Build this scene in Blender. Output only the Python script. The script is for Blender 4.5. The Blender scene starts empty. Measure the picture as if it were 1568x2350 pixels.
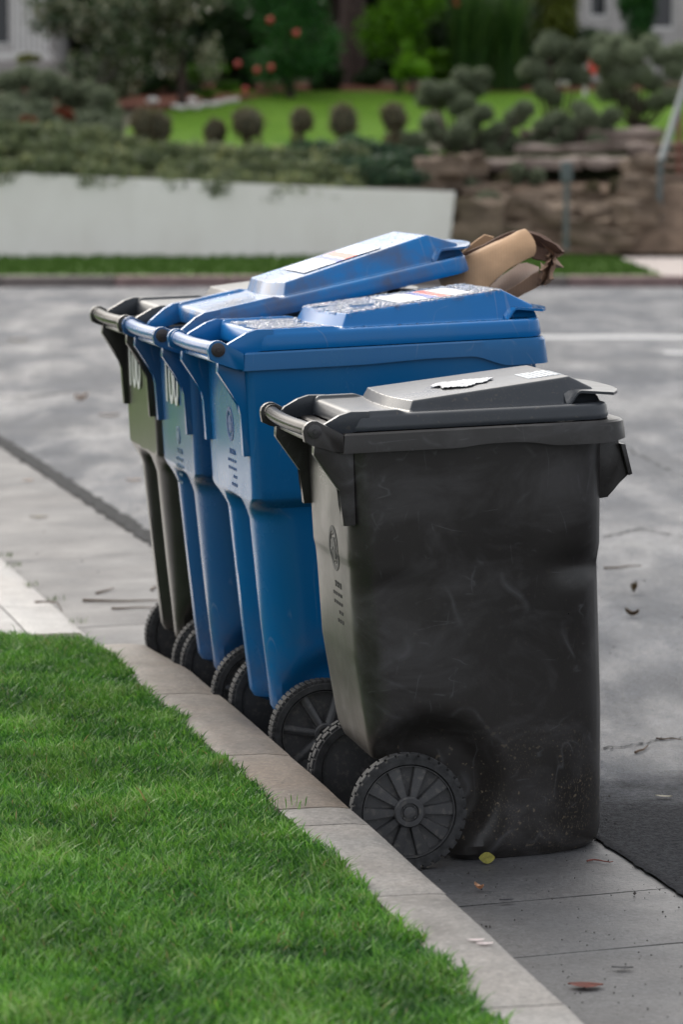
import bpy, bmesh, math, random
import numpy as np
from mathutils import Vector, Matrix, noise
R = math.radians
sc = bpy.context.scene
COL = sc.collection
random.seed(7)

# ------------------------------------------------------------------ camera
F, PITCH, H = 7720.0, math.atan(836 / 7720), 1.52      # focal length in picture units (1568 x 2350)
cam = bpy.data.cameras.new('camera')
camo = bpy.data.objects.new('camera', cam)
COL.objects.link(camo)
camo.location = (0, 0, H)
camo.rotation_euler = (R(90) - PITCH, 0, 0)
cam.sensor_fit = 'VERTICAL'
cam.sensor_height = 36.0
cam.lens = F / 2350 * 36.0
cam.clip_start = 0.1
cam.clip_end = 600
cam.dof.use_dof = True
cam.dof.focus_distance = 7.25
cam.dof.aperture_fstop = 5.0
sc.camera = camo

# ------------------------------------------------------------------ light
SUN_DIR = Vector((-0.42, 0.85, 0.52)).normalized()
w = bpy.data.worlds.new('World')
sc.world = w
w.use_nodes = True
nt = w.node_tree
nt.nodes.clear()
sky = nt.nodes.new('ShaderNodeTexSky')
sky.sky_type = 'NISHITA'
sky.sun_disc = False
sky.sun_elevation = math.asin(SUN_DIR.z)
sky.sun_rotation = math.atan2(SUN_DIR.x, SUN_DIR.y)
sky.dust_density = 4.0
sky.air_density = 1.0
tc = nt.nodes.new('ShaderNodeTexCoord')
mp = nt.nodes.new('ShaderNodeMapping')
mp.inputs['Scale'].default_value = (1.6, 1.6, 5.0)
nz = nt.nodes.new('ShaderNodeTexNoise')
nz.inputs['Scale'].default_value = 1.7
nz.inputs['Detail'].default_value = 6
cr = nt.nodes.new('ShaderNodeValToRGB')
cr.color_ramp.elements[0].position = 0.36
cr.color_ramp.elements[1].position = 0.66
cr.color_ramp.elements[0].color = (0.5, 0.5, 0.5, 1)
cr.color_ramp.elements[1].color = (0.95, 0.95, 0.95, 1)
mixc = nt.nodes.new('ShaderNodeMix')
mixc.data_type = 'RGBA'
# veiled sun: the cloud layer is brighter round the sun and dimmer opposite it
dotn = nt.nodes.new('ShaderNodeVectorMath'); dotn.operation = 'DOT_PRODUCT'
dotn.inputs[1].default_value = SUN_DIR
glow = nt.nodes.new('ShaderNodeMapRange'); glow.interpolation_type = 'SMOOTHERSTEP'
glow.inputs['From Min'].default_value = 0.1; glow.inputs['From Max'].default_value = 1.0
cloud = nt.nodes.new('ShaderNodeMix'); cloud.data_type = 'RGBA'
cloud.inputs['A'].default_value = (10.3, 10.6, 11.2, 1)       # cloud radiance before the 0.1 strength
cloud.inputs['B'].default_value = (35.0, 34.2, 33.2, 1)
nt.links.new(tc.outputs['Generated'], dotn.inputs[0])
nt.links.new(dotn.outputs['Value'], glow.inputs['Value'])
nt.links.new(glow.outputs['Result'], cloud.inputs['Factor'])
nt.links.new(cloud.outputs['Result'], mixc.inputs['B'])
bg = nt.nodes.new('ShaderNodeBackground')
bg.inputs['Strength'].default_value = 0.10
wo = nt.nodes.new('ShaderNodeOutputWorld')
L = nt.links.new
L(tc.outputs['Generated'], mp.inputs['Vector'])
L(mp.outputs['Vector'], nz.inputs['Vector'])
L(nz.outputs['Fac'], cr.inputs['Fac'])
L(cr.outputs['Color'], mixc.inputs['Factor'])
L(sky.outputs['Color'], mixc.inputs['A'])
L(mixc.outputs['Result'], bg.inputs['Color'])
L(bg.outputs['Background'], wo.inputs['Surface'])
sun = bpy.data.lights.new('sun', 'SUN')
sun.energy = 1.0
sun.angle = R(14)
sun.color = (1.0, 0.94, 0.86)
suno = bpy.data.objects.new('sun', sun)
suno.rotation_euler = (-SUN_DIR).to_track_quat('-Z', 'Y').to_euler()
COL.objects.link(suno)
sc.view_settings.view_transform = 'Standard'
sc.view_settings.look = 'None'
sc.view_settings.gamma = 1
sc.view_settings.use_curve_mapping = False
sc.view_settings.exposure = 0.18

# ------------------------------------------------------------------ helpers: places
PSI = R(13.2)                                           # direction of the kerb against the view axis
def W(u, v, z=0.0):                                     # u along the kerb, v across it towards the street
    return Vector((-u * math.sin(PSI) + v * math.cos(PSI), u * math.cos(PSI) + v * math.sin(PSI), z))
def UV(p):
    return (-p[0] * math.sin(PSI) + p[1] * math.cos(PSI), p[0] * math.cos(PSI) + p[1] * math.sin(PSI))
def _ray(x, y):
    a = (x - 784) / F; b = (1175 - y) / F
    c, s = math.cos(PITCH), math.sin(PITCH)
    return Vector((a, c + b * s, -s + b * c))
def on_z(x, y, z):                                      # point of the photograph on the level z
    r = _ray(x, y); t = (z - H) / r.z
    return Vector((r.x * t, r.y * t, z))
def at(x, y, Y):                                        # point of the photograph at the distance Y
    r = _ray(x, y); t = Y / r.y
    return Vector((r.x * t, Y, H + r.z * t))
def road_z(v):
    if v < 2.2: return (v - 1.6) * 0.035
    if v < 3.0: return 0.021 + (v - 2.2) * 0.03
    return 0.045 + min(v - 3.0, 2.0) * 0.0075

# ------------------------------------------------------------------ helpers: objects
def tag(o, label=None, cat=None, group=None, kind=None):
    if label: o['label'] = label
    if cat: o['category'] = cat
    if group: o['group'] = group
    if kind: o['kind'] = kind
    return o
def empty(name, loc, label=None, cat=None, group=None, rot=(0, 0, 0)):
    o = bpy.data.objects.new(name, None)
    o.location = loc; o.rotation_euler = rot
    o.empty_display_size = 0.1
    COL.objects.link(o)
    return tag(o, label, cat, group)
def mesh_obj(name, me, parent=None):
    o = bpy.data.objects.new(name, me)
    COL.objects.link(o)
    if parent: o.parent = parent
    return o
def build(name, verts, faces, m, parent=None, smooth=False, sharp=None):
    me = bpy.data.meshes.new(name)
    me.from_pydata([tuple(v) for v in verts], [], faces)
    me.update()
    if smooth:
        me.polygons.foreach_set('use_smooth', [True] * len(me.polygons))
        if sharp is not None:
            me.set_sharp_from_angle(angle=R(sharp))
    me.materials.append(m)
    return mesh_obj(name, me, parent)
def from_bm(name, bm, m, parent=None, smooth=False, sharp=35):
    bmesh.ops.recalc_face_normals(bm, faces=bm.faces)
    me = bpy.data.meshes.new(name)
    bm.to_mesh(me); bm.free()
    if smooth:
        me.polygons.foreach_set('use_smooth', [True] * len(me.polygons))
        me.set_sharp_from_angle(angle=R(sharp))
    me.materials.append(m)
    return mesh_obj(name, me, parent)
def np_mesh(name, V, quads, m, parent=None, tint=None, tris=None):
    V = np.asarray(V, dtype=np.float32).reshape(-1, 3)
    me = bpy.data.meshes.new(name)
    me.vertices.add(len(V)); me.vertices.foreach_set('co', V.ravel())
    q = np.asarray(quads, dtype=np.int32).reshape(-1, 4) if quads is not None else np.zeros((0, 4), np.int32)
    t = np.asarray(tris, dtype=np.int32).reshape(-1, 3) if tris is not None else np.zeros((0, 3), np.int32)
    loops = np.concatenate([q.ravel(), t.ravel()])
    me.loops.add(len(loops)); me.loops.foreach_set('vertex_index', loops)
    n = len(q) + len(t)
    me.polygons.add(n)
    starts = np.concatenate([np.arange(len(q)) * 4, len(q) * 4 + np.arange(len(t)) * 3]).astype(np.int32)
    me.polygons.foreach_set('loop_start', starts)
    me.update(calc_edges=True)
    if tint is not None:
        a = me.attributes.new('tint', 'FLOAT', 'POINT')
        a.data.foreach_set('value', np.asarray(tint, dtype=np.float32))
    me.materials.append(m)
    return mesh_obj(name, me, parent)
def box_bm(bm, c, s, rot=None, bevel=0.0):
    r = bmesh.ops.create_cube(bm, size=1.0)
    vs = r['verts']
    for v in vs: v.co = Vector((v.co.x * s[0], v.co.y * s[1], v.co.z * s[2]))
    if bevel > 0:
        es = list({e for v in vs for e in v.link_edges})
        rb = bmesh.ops.bevel(bm, geom=es, offset=bevel, segments=2, affect='EDGES', profile=0.6)
        vs = list({v for f in rb['faces'] for v in f.verts} | {v for v in vs if v.is_valid})
    M = Matrix.Translation(Vector(c))
    if rot is not None: M = M @ rot.to_4x4()
    for v in vs: v.co = M @ v.co
    return vs
def prism(profile, y0, y1, bevel=0.0):                  # profile in (x, z), extruded along y
    bm = bmesh.new()
    a = [bm.verts.new((x, y0, z)) for x, z in profile]
    b = [bm.verts.new((x, y1, z)) for x, z in profile]
    n = len(profile)
    bm.faces.new(a); bm.faces.new(b[::-1])
    for i in range(n): bm.faces.new((a[i], b[i], b[(i + 1) % n], a[(i + 1) % n]))
    if bevel: bmesh.ops.bevel(bm, geom=list(bm.edges), offset=bevel, segments=2, affect='EDGES', profile=0.6)
    return bm
def tube(pts, rad, seg=12, caps=True):
    bm = bmesh.new(); rings = []
    for i, p in enumerate(pts):
        p = Vector(p)
        d = (Vector(pts[min(i + 1, len(pts) - 1)]) - Vector(pts[max(i - 1, 0)])).normalized()
        up = Vector((0, 0, 1)) if abs(d.z) < 0.9 else Vector((1, 0, 0))
        s = d.cross(up).normalized(); t = s.cross(d)
        r = rad[i] if isinstance(rad, (list, tuple)) else rad
        rings.append([bm.verts.new(p + (s * math.cos(2 * math.pi * k / seg) + t * math.sin(2 * math.pi * k / seg)) * r) for k in range(seg)])
    for a, b in zip(rings, rings[1:]):
        for k in range(seg): bm.faces.new((a[k], a[(k + 1) % seg], b[(k + 1) % seg], b[k]))
    if caps: bm.faces.new(rings[0]); bm.faces.new(rings[-1][::-1])
    return bm
def sstep(a, b, x):
    t = min(max((x - a) / (b - a), 0.0), 1.0)
    return t * t * (3 - 2 * t)
def interp(x, xs, ys):
    return float(np.interp(x, xs, ys))

# ------------------------------------------------------------------ helpers: materials
class Mat:
    def __init__(s, name):
        s.m = bpy.data.materials.new(name); s.m.use_nodes = True
        s.t = s.m.node_tree; s.t.nodes.clear()
        s.out = s.t.nodes.new('ShaderNodeOutputMaterial')
        s.co = s.t.nodes.new('ShaderNodeTexCoord')
    def n(s, typ, ins=None, **props):
        nd = s.t.nodes.new('ShaderNode' + typ)
        for k, v in props.items(): setattr(nd, k, v)
        for k, v in (ins or {}).items():
            sk = nd.inputs[k]
            if isinstance(v, bpy.types.NodeSocket): s.t.links.new(v, sk)
            else:
                if isinstance(v, tuple) and len(v) == 3 and sk.type == 'RGBA': v = (*v, 1)
                sk.default_value = v
        return nd
    def math(s, op, a, b=0.0, c=0.0, clamp=False):
        return s.n('Math', {0: a, 1: b, 2: c}, operation=op, use_clamp=clamp).outputs[0]
    def coord(s, scale=(1, 1, 1), obj=False):
        return s.n('Mapping', {'Vector': s.co.outputs['Object' if obj else 'Object'], 'Scale': scale}).outputs[0]
    def noise(s, scale, detail=4, rough=0.55, stretch=(1, 1, 1), dist=0.0, off=(0, 0, 0)):
        mpn = s.n('Mapping', {'Vector': s.co.outputs['Object'], 'Scale': stretch, 'Location': off})
        return s.n('TexNoise', {'Vector': mpn.outputs[0], 'Scale': scale, 'Detail': detail, 'Roughness': rough, 'Distortion': dist}).outputs[0]
    def ramp(s, f, stops):
        nd = s.n('ValToRGB', {'Fac': f}); r = nd.color_ramp
        while len(r.elements) < len(stops): r.elements.new(0.5)
        for e, (p, c) in zip(r.elements, stops):
            e.position = p
            e.color = (c, c, c, 1) if not isinstance(c, tuple) else (*c, 1)
        return nd.outputs[0]
    def mix(s, f, a, b, mode='MIX'):
        nd = s.t.nodes.new('ShaderNodeMix'); nd.data_type = 'RGBA'; nd.blend_type = mode
        for k, v in (('Factor', f), ('A', a), ('B', b)):
            sk = [i for i in nd.inputs if i.name == k and (i.type == ('VALUE' if k == 'Factor' else 'RGBA'))][0]
            if isinstance(v, bpy.types.NodeSocket): s.t.links.new(v, sk)
            else: sk.default_value = v if k == 'Factor' else (*v, 1)
        return [o for o in nd.outputs if o.type == 'RGBA'][0]
    def bump(s, h, strength=0.3, dist=0.01, normal=None):
        ins = {'Height': h, 'Strength': strength, 'Distance': dist}
        if normal is not None: ins['Normal'] = normal
        return s.n('Bump', ins).outputs[0]
    def bsdf(s, base, rough=0.6, normal=None, **kw):
        ins = {'Base Color': base, 'Roughness': rough}
        if normal is not None: ins['Normal'] = normal
        ins.update({k.replace('_', ' '): v for k, v in kw.items()})
        b = s.n('BsdfPrincipled', ins)
        s.t.links.new(b.outputs[0], s.out.inputs['Surface'])
        s.b = b
        return s.m
def simple(name, col, rough=0.6, nscale=20, amt=0.25, bump=0.15, dist=0.004, **kw):
    M = Mat(name); nzv = M.noise(nscale, 5, 0.6)
    c = M.mix(M.ramp(nzv, [(0.3, 0.0), (0.7, 1.0)]), tuple(x * (1 - amt) for x in col), tuple(min(x * (1 + amt), 1) for x in col))
    return M.bsdf(c, rough, M.bump(nzv, bump, dist), **kw)

# -- plastics
def black_plastic(name, base=(0.0172, 0.0155, 0.0145), scuff=1.0):
    M = Mat(name)
    warp = M.noise(3.2, 2, 0.5)
    def strokes(sc_, wdt, st, off, lo, hi):
        n1 = M.noise(sc_, 1.5, 0.45, st, dist=0.35, off=off)
        ln = M.ramp(M.math('ABSOLUTE', M.math('SUBTRACT', n1, 0.5)), [(0.0, 1.0), (wdt * 0.35, 0.55), (wdt, 0.0)])
        bk = M.ramp(M.noise(sc_ * 1.9, 3, 0.55, off=(off[1] + 5, 5, 5)), [(lo, 0.0), (hi, 1.0)])
        return M.math('MULTIPLY', ln, bk)
    sc1 = strokes(4.2, 0.020, (1, 1, 1), (0, 0, 0), 0.50, 0.62)
    sc2 = strokes(9.0, 0.012, (1.6, 1, 0.45), (3, 1, 2), 0.53, 0.66)
    sc3 = strokes(11.0, 0.014, (0.5, 1, 1.8), (9, 4, 1), 0.54, 0.66)
    scratch = M.math('MAXIMUM', M.math('MAXIMUM', sc1, sc2), sc3)
    smear = M.ramp(M.noise(5.5, 6, 0.62, (1, 1, 1.5), dist=0.7, off=(1, 9, 4)), [(0.48, 0.0), (0.74, 1.0)])
    speck = M.ramp(M.noise(330, 2, 0.5, (1, 1, 0.6)), [(0.59, 0.0), (0.68, 0.7)])
    dots = M.ramp(M.noise(95, 1, 0.4, off=(2, 7, 1)), [(0.70, 0.0), (0.73, 1.0)])
    sep = M.n('SeparateXYZ', {0: M.co.outputs['Object']}).outputs[2]
    low = M.ramp(sep, [(0.0, 0.5), (0.14, 1.0), (0.30, 0.10), (1.0, 0.0)])
    patch = M.ramp(M.noise(6, 3, 0.5, off=(2, 2, 8)), [(0.44, 0.0), (0.60, 1.0)])
    dirt = M.math('MAXIMUM', M.math('MULTIPLY', M.math('MULTIPLY', speck, low), patch), M.math('MULTIPLY', M.math('MULTIPLY', dots, low), 0.8))
    haze = M.ramp(M.noise(3.0, 4, 0.6, off=(8, 1, 1)), [(0.35, 0.0), (0.75, 1.0)])
    c = M.mix(M.math('MULTIPLY', haze, 0.5), base, tuple(x * 1.9 for x in base))
    c = M.mix(M.math('MULTIPLY', smear, 0.60 * scuff), c, (0.074, 0.071, 0.073))
    c = M.mix(M.math('MULTIPLY', scratch, 0.24 * scuff), c, (0.16, 0.16, 0.17))
    c = M.mix(M.math('MULTIPLY', dirt, min(1.0, 0.3 + scuff) * 0.62), c, (0.24, 0.19, 0.13))
    ro = M.ramp(M.noise(4, 5, 0.6, off=(7, 7, 7)), [(0.3, 0.26), (0.7, 0.42)])
    grain = M.noise(420, 2, 0.5)
    hgt = M.math('ADD', M.math('MULTIPLY', grain, 0.15), M.math('MULTIPLY', warp, 1.0))
    return M.bsdf(c, ro, M.bump(hgt, 0.18, 0.004), Specular_IOR_Level=0.42)
def blue_plastic(name, base=(0.0005, 0.098, 0.27), drops=False, sc_=1.0):
    M = Mat(name)
    haze = M.ramp(M.noise(3.0, 4, 0.6), [(0.3, 0.0), (0.75, 1.0)])
    c = M.mix(M.math('MULTIPLY', haze, 0.35), base, (base[0] + 0.02, base[1] * 1.15, base[2] * 1.0))
    n1 = M.noise(6.0, 2, 0.5, (1, 1, 0.35), dist=0.6)
    line = M.ramp(M.math('ABSOLUTE', M.math('SUBTRACT', n1, 0.5)), [(0.0, 1.0), (0.008, 0.0)])
    brk = M.ramp(M.noise(8, 4, 0.6, off=(5, 5, 5)), [(0.48, 0.0), (0.64, 1.0)])
    dust = M.ramp(M.noise(5, 6, 0.65, (1, 1, 0.5), off=(4, 0, 7)), [(0.48, 0.0), (0.75, 1.0)])
    c = M.mix(M.math('MULTIPLY', dust, 0.16), c, (0.05, 0.15, 0.25))
    c = M.mix(M.math('MULTIPLY', M.math('MULTIPLY', line, brk), 0.22), c, (0.30, 0.33, 0.36))
    sep = M.n('SeparateXYZ', {0: M.co.outputs['Object']}).outputs[2]
    low = M.ramp(sep, [(0.05, 1.0), (0.45, 0.0)])
    grime = M.math('MULTIPLY', low, M.ramp(M.noise(9, 5, 0.6), [(0.4, 0.0), (0.7, 0.75)]))
    if not drops: c = M.mix(grime, c, (0.10, 0.075, 0.075))
    ro = M.ramp(M.noise(4, 5, 0.6, off=(7, 7, 7)), [(0.3, 0.17), (0.7, 0.30)])
    hgt = M.noise(2.5, 3, 0.5)
    nb = M.bump(hgt, 0.15, 0.004)
    if drops:
        wv = M.n('TexVoronoi', {'Vector': M.co.outputs['Object'], 'Scale': 95.0, 'Randomness': 1.0}, feature='SMOOTH_F1').outputs[0]
        d = M.ramp(wv, [(0.15, 1.0), (0.62, 0.0)])
        msk = M.ramp(M.noise(60, 3, 0.6), [(0.42, 0.0), (0.52, 1.0)])
        up = M.ramp(M.n('SeparateXYZ', {0: M.n('NewGeometry').outputs['True Normal']}).outputs[2], [(0.93, 0.0), (0.97, 1.0)])
        dm = M.math('MULTIPLY', M.math('MULTIPLY', d, msk), up)
        nb = M.bump(dm, 1.0, 0.02, nb)
        ro = M.mix(up, (0.24,) * 3, (0.07,) * 3)
    return M.bsdf(c, ro, nb, Specular_IOR_Level=0.30)
M_black = black_plastic('black_cart_plastic')
M_blacklid = black_plastic('grey_black_lid_plastic', (0.026, 0.030, 0.036), 0.15)
M_blue = blue_plastic('blue_cart_plastic')
M_bluelid = blue_plastic('blue_lid_plastic', (0.0005, 0.145, 0.40))
M_bluewet = blue_plastic('wet_blue_lid_plastic', (0.0005, 0.130, 0.38), True)
M_dull = simple('dull_black_cart_plastic', (0.017, 0.016, 0.015), 0.30, 8, 0.4, 0.12, Specular_IOR_Level=0.42)
M_tyre = simple('black_wheel_rubber', (0.038, 0.038, 0.039), 0.8, 40, 0.5, 0.3, 0.002, Specular_IOR_Level=0.2)
def wheel_mat():
    M = Mat('dusty_black_wheel_plastic')
    d = M.ramp(M.noise(70, 5, 0.7), [(0.52, 0.0), (0.74, 1.0)])
    c = M.mix(M.math('MULTIPLY', d, 0.6), (0.048, 0.048, 0.050), (0.17, 0.155, 0.135))
    return M.bsdf(c, 0.42, M.bump(M.noise(90, 4, 0.6), 0.2, 0.001))
M_wheel = wheel_mat()
M_knob = simple('dark_grey_pin_plastic', (0.035, 0.033, 0.034), 0.4, 60, 0.3, 0.1, 0.001)
M_knobb = simple('brown_black_pin_plastic', (0.028, 0.022, 0.024), 0.45, 60, 0.3, 0.1, 0.001)
M_bar_black = simple('smooth_black_handle_plastic', (0.012, 0.012, 0.012), 0.26, 18, 0.25, 0.12, 0.003, Specular_IOR_Level=0.07)
M_bar_blue = simple('smooth_blue_handle_plastic', (0.002, 0.085, 0.27), 0.26, 18, 0.2, 0.15, 0.004, Specular_IOR_Level=0.22)
M_white_print = simple('white_stencil_paint', (0.42, 0.45, 0.43), 0.6, 60, 0.12, 0.1, 0.0005)
M_fade_print = simple('faded_pale_ink', (0.10, 0.17, 0.24), 0.5, 60, 0.3, 0.1, 0.0005)
M_dark_print = simple('dark_grey_ink', (0.030, 0.030, 0.032), 0.6, 90, 0.3, 0.1, 0.0005)
M_blue_print = simple('dark_blue_ink', (0.006, 0.055, 0.19), 0.5, 90, 0.3, 0.1, 0.0005)
M_foil = simple('crumpled_silver_white_paper', (0.50, 0.51, 0.53), 0.38, 75, 0.35, 1.0, 0.012)
M_label_white = simple('white_label_ink', (0.62, 0.65, 0.68), 0.5, 80, 0.1, 0.1, 0.0005)
def sticker_mat(name, wet=False):
    M = Mat(name)
    sp = M.n('SeparateXYZ', {0: M.co.outputs['Generated']})
    x, y = sp.outputs[0], sp.outputs[1]
    jit = M.noise(14, 3, 0.6)
    xx = M.math('ADD', x, M.math('MULTIPLY', M.math('SUBTRACT', jit, 0.5), 0.10))
    red = M.ramp(xx, [(0.0, 0.0), (0.545, 0.0), (0.56, 1.0), (0.70, 1.0), (0.715, 0.0)])
    blu = M.ramp(xx, [(0.0, 0.0), (0.42, 0.0), (0.43, 1.0), (0.53, 1.0), (0.545, 0.0)])
    txt = M.n('TexBrick', {'Vector': M.n('Mapping', {'Vector': M.co.outputs['Generated'], 'Scale': (1, 1, 0.0001)}).outputs[0], 'Scale': 9.0,
              'Color1': (0.45, 0.5, 0.55, 1), 'Color2': (0.75, 0.75, 0.78, 1), 'Mortar': (0.8, 0.8, 0.8, 1), 'Mortar Size': 0.03}).outputs[0]
    tm = M.ramp(x, [(0.0, 0.0), (0.16, 0.0), (0.18, 0.8), (0.38, 0.8), (0.40, 0.0), (0.74, 0.0), (0.76, 0.5), (0.9, 0.5), (0.92, 0.0)])
    c = M.mix(tm, (0.74, 0.74, 0.74), txt)
    gy = M.ramp(M.noise(26, 3, 0.6, (1, 4, 1)), [(0.45, 0.0), (0.6, 0.6)])
    c = M.mix(M.math('MULTIPLY', gy, 0.5), c, (0.42, 0.50, 0.56))
    c = M.mix(blu, c, (0.05, 0.09, 0.42))
    c = M.mix(red, c, (0.70, 0.10, 0.07))
    nb = M.bump(M.noise(22, 4, 0.6), 0.25, 0.004)
    if wet:
        wv = M.n('TexVoronoi', {'Vector': M.co.outputs['Object'], 'Scale': 110.0}, feature='SMOOTH_F1').outputs[0]
        nb = M.bump(M.ramp(wv, [(0.15, 1.0), (0.62, 0.0)]), 0.9, 0.004, nb)
    return M.bsdf(c, 0.42, nb)
M_sticker = sticker_mat('printed_paper_sticker')
M_sticker_wet = sticker_mat('wet_printed_sticker', True)
def card_mat(name, base):
    M = Mat(name)
    n1 = M.noise(9, 5, 0.6)
    c = M.mix(M.ramp(n1, [(0.3, 0.0), (0.7, 1.0)]), tuple(b * 0.8 for b in base), tuple(b * 1.15 for b in base))
    flute = M.n('TexWave', {'Vector': M.co.outputs['Object'], 'Scale': 45.0, 'Distortion': 0.6}).outputs[1]
    hgt = M.math('ADD', M.math('MULTIPLY', flute, 0.12), n1)
    return M.bsdf(c, 0.8, M.bump(hgt, 0.4, 0.004))
M_card = card_mat('tan_cardboard', (0.42, 0.26, 0.145))
M_card_brown = card_mat('brown_cardboard', (0.27, 0.165, 0.105))
M_card_dark = card_mat('dark_brown_cardboard', (0.125, 0.070, 0.048))  # darkest board tone, for the inner panel, end flap and lower top face

# -- ground materials
def concrete(name, base, tan=(0.30, 0.22, 0.16), tanamt=0.3, wet=0.4, rough=(0.42, 0.75), grain=1.0):
    M = Mat(name)
    big = M.noise(1.7, 6, 0.62)
    mid = M.noise(9, 6, 0.65)
    fine = M.noise(160, 3, 0.6)
    pit = M.ramp(M.noise(75, 2, 0.5, off=(4, 4, 4)), [(0.30, 1.0), (0.36, 0.0)])
    c = M.mix(M.ramp(mid, [(0.3, 0.0), (0.7, 1.0)]), tuple(b * 0.70 for b in base), tuple(b * 1.22 for b in base))
    c = M.mix(M.math('MULTIPLY', M.ramp(big, [(0.42, 0.0), (0.62, 1.0)]), tanamt), c, tan)
    c = M.mix(M.math('MULTIPLY', M.ramp(fine, [(0.35, 1.0), (0.56, 0.0)]), 0.65 * grain), c, tuple(b * 0.5 for b in base))
    c = M.mix(M.math('MULTIPLY', pit, 0.6), c, tuple(b * 0.35 for b in base))
    wetm = M.ramp(M.noise(2.3, 5, 0.6, (1, 1, 1), off=(9, 3, 0)), [(0.40, 0.0), (0.66, 1.0)])
    c = M.mix(M.math('MULTIPLY', wetm, wet), c, tuple(b * 0.55 for b in base))
    ro = M.mix(wetm, (rough[1],) * 3, (rough[0],) * 3)
    fine2 = M.noise(85, 4, 0.75, off=(1, 2, 3))
    c = M.mix(M.math('MULTIPLY', M.ramp(fine2, [(0.38, 1.0), (0.52, 0.0)]), 0.55), c, tuple(b * 0.45 for b in base))
    c = M.mix(M.math('MULTIPLY', M.ramp(fine2, [(0.56, 0.0), (0.66, 1.0)]), 0.45), c, tuple(b * 1.6 for b in base))
    hgt = M.math('ADD', M.math('MULTIPLY', fine2, 0.6), M.math('ADD', mid, M.math('MULTIPLY', pit, -0.4)))
    return M.bsdf(c, ro, M.bump(hgt, 0.35 * grain, 0.006))
M_gutter = concrete('weathered_grey_gutter_concrete', (0.072, 0.073, 0.077), tanamt=0.05, wet=0.35, rough=(0.46, 0.66))
M_kerb_grey = concrete('pale_grey_kerb_concrete', (0.205, 0.198, 0.188), tanamt=0.2, wet=0.6, grain=0.6)
M_kerb_tan = concrete('brownish_kerb_concrete', (0.182, 0.158, 0.134), (0.185, 0.135, 0.098), 0.7, 0.4, grain=0.6)
M_apron = concrete('light_driveway_concrete', (0.30, 0.29, 0.28), tanamt=0.2, wet=0.2, rough=(0.3, 0.5))
def asphalt():
    M = Mat('worn_damp_asphalt')
    agg = M.n('TexVoronoi', {'Vector': M.co.outputs['Object'], 'Scale': 150.0}).outputs[0]
    fine = M.noise(70, 6, 0.75)
    big = M.noise(0.55, 5, 0.6, (1, 1, 1), off=(3, 3, 0))
    mid = M.noise(2.4, 6, 0.68, (1.5, 0.55, 1))
    base = M.mix(M.ramp(mid, [(0.35, 0.0), (0.68, 1.0)]), (0.046, 0.054, 0.070), (0.090, 0.099, 0.120))
    base = M.mix(M.ramp(agg, [(0.1, 0.35), (0.5, 0.0)]), base, (0.20, 0.205, 0.215))
    base = M.mix(M.ramp(fine, [(0.38, 0.65), (0.58, 0.0)]), base, (0.022, 0.024, 0.028))
    base = M.mix(M.math('MULTIPLY', M.ramp(big, [(0.45, 0.0), (0.6, 1.0)]), 0.25), base, (0.15, 0.148, 0.145))
    wetm = M.ramp(M.noise(1.3, 7, 0.72, (1.5, 0.42, 1), off=(2, 6, 0)), [(0.42, 0.0), (0.62, 1.0)])
    # newer dark asphalt laid at the near end of the street, ragged edge
    yy = M.math('ADD', M.n('SeparateXYZ', {0: M.co.outputs['Object']}).outputs[1], M.math('MULTIPLY', M.math('SUBTRACT', M.noise(2.4, 5, 0.7), 0.5), 1.5))
    new = M.ramp(M.math('MULTIPLY', yy, 0.1), [(0.755, 1.0), (0.80, 0.0)])
    base = M.mix(new, base, M.mix(M.ramp(fine, [(0.4, 0.0), (0.6, 1.0)]), (0.014, 0.015, 0.018), (0.045, 0.047, 0.052)))
    ro = M.mix(wetm, (0.78,) * 3, (0.42,) * 3)
    ro = M.mix(new, ro, (0.9,) * 3)
    spc = M.mix(new, (0.5,) * 3, (0.12,) * 3)
    hgt = M.math('ADD', M.math('MULTIPLY', agg, -0.6), fine)
    return M.bsdf(base, ro, M.bump(hgt, 0.9, 0.008), Specular_IOR_Level=spc)
M_asphalt = asphalt()
M_tar = simple('dark_fresh_asphalt', (0.024, 0.025, 0.028), 0.9, 110, 0.6, 0.8, 0.008, Specular_IOR_Level=0.1)
M_seam = simple('dark_seam_filler', (0.042, 0.043, 0.044), 0.9, 60, 0.5, 0.7, 0.008, Specular_IOR_Level=0.08)
M_line = simple('worn_white_road_paint', (0.44, 0.44, 0.44), 0.8, 30, 0.4, 0.3, 0.002, Specular_IOR_Level=0.2)
M_soil_shade = simple('dark_soil_and_shade', (0.045, 0.055, 0.02), 0.9, 30, 0.5, 0.6, 0.01)  # soil under the lawn; also the dark tone painted in for shade
M_farground = simple('mixed_planted_earth', (0.06, 0.055, 0.03), 0.9, 6, 0.5, 0.6, 0.03)
M_mulch = simple('red_brown_bark_mulch', (0.12, 0.048, 0.032), 0.9, 22, 0.6, 0.8, 0.03, Specular_IOR_Level=0.1)
M_vergelawn = simple('short_dark_green_turf', (0.070, 0.130, 0.026), 0.9, 12, 0.35, 0.5, 0.02, Specular_IOR_Level=0.1)
def lawn_far():
    M = Mat('mown_green_lawn')
    a = M.noise(2.2, 5, 0.6); b = M.noise(60, 3, 0.7)
    c = M.mix(M.ramp(a, [(0.3, 0.0), (0.7, 1.0)]), (0.085, 0.185, 0.014), (0.14, 0.26, 0.020))
    c = M.mix(M.ramp(b, [(0.4, 0.5), (0.6, 0.0)]), c, (0.03, 0.08, 0.01))
    return M.bsdf(c, 0.9, M.bump(b, 0.8, 0.03), Specular_IOR_Level=0.08)
M_lawn = lawn_far()
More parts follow.
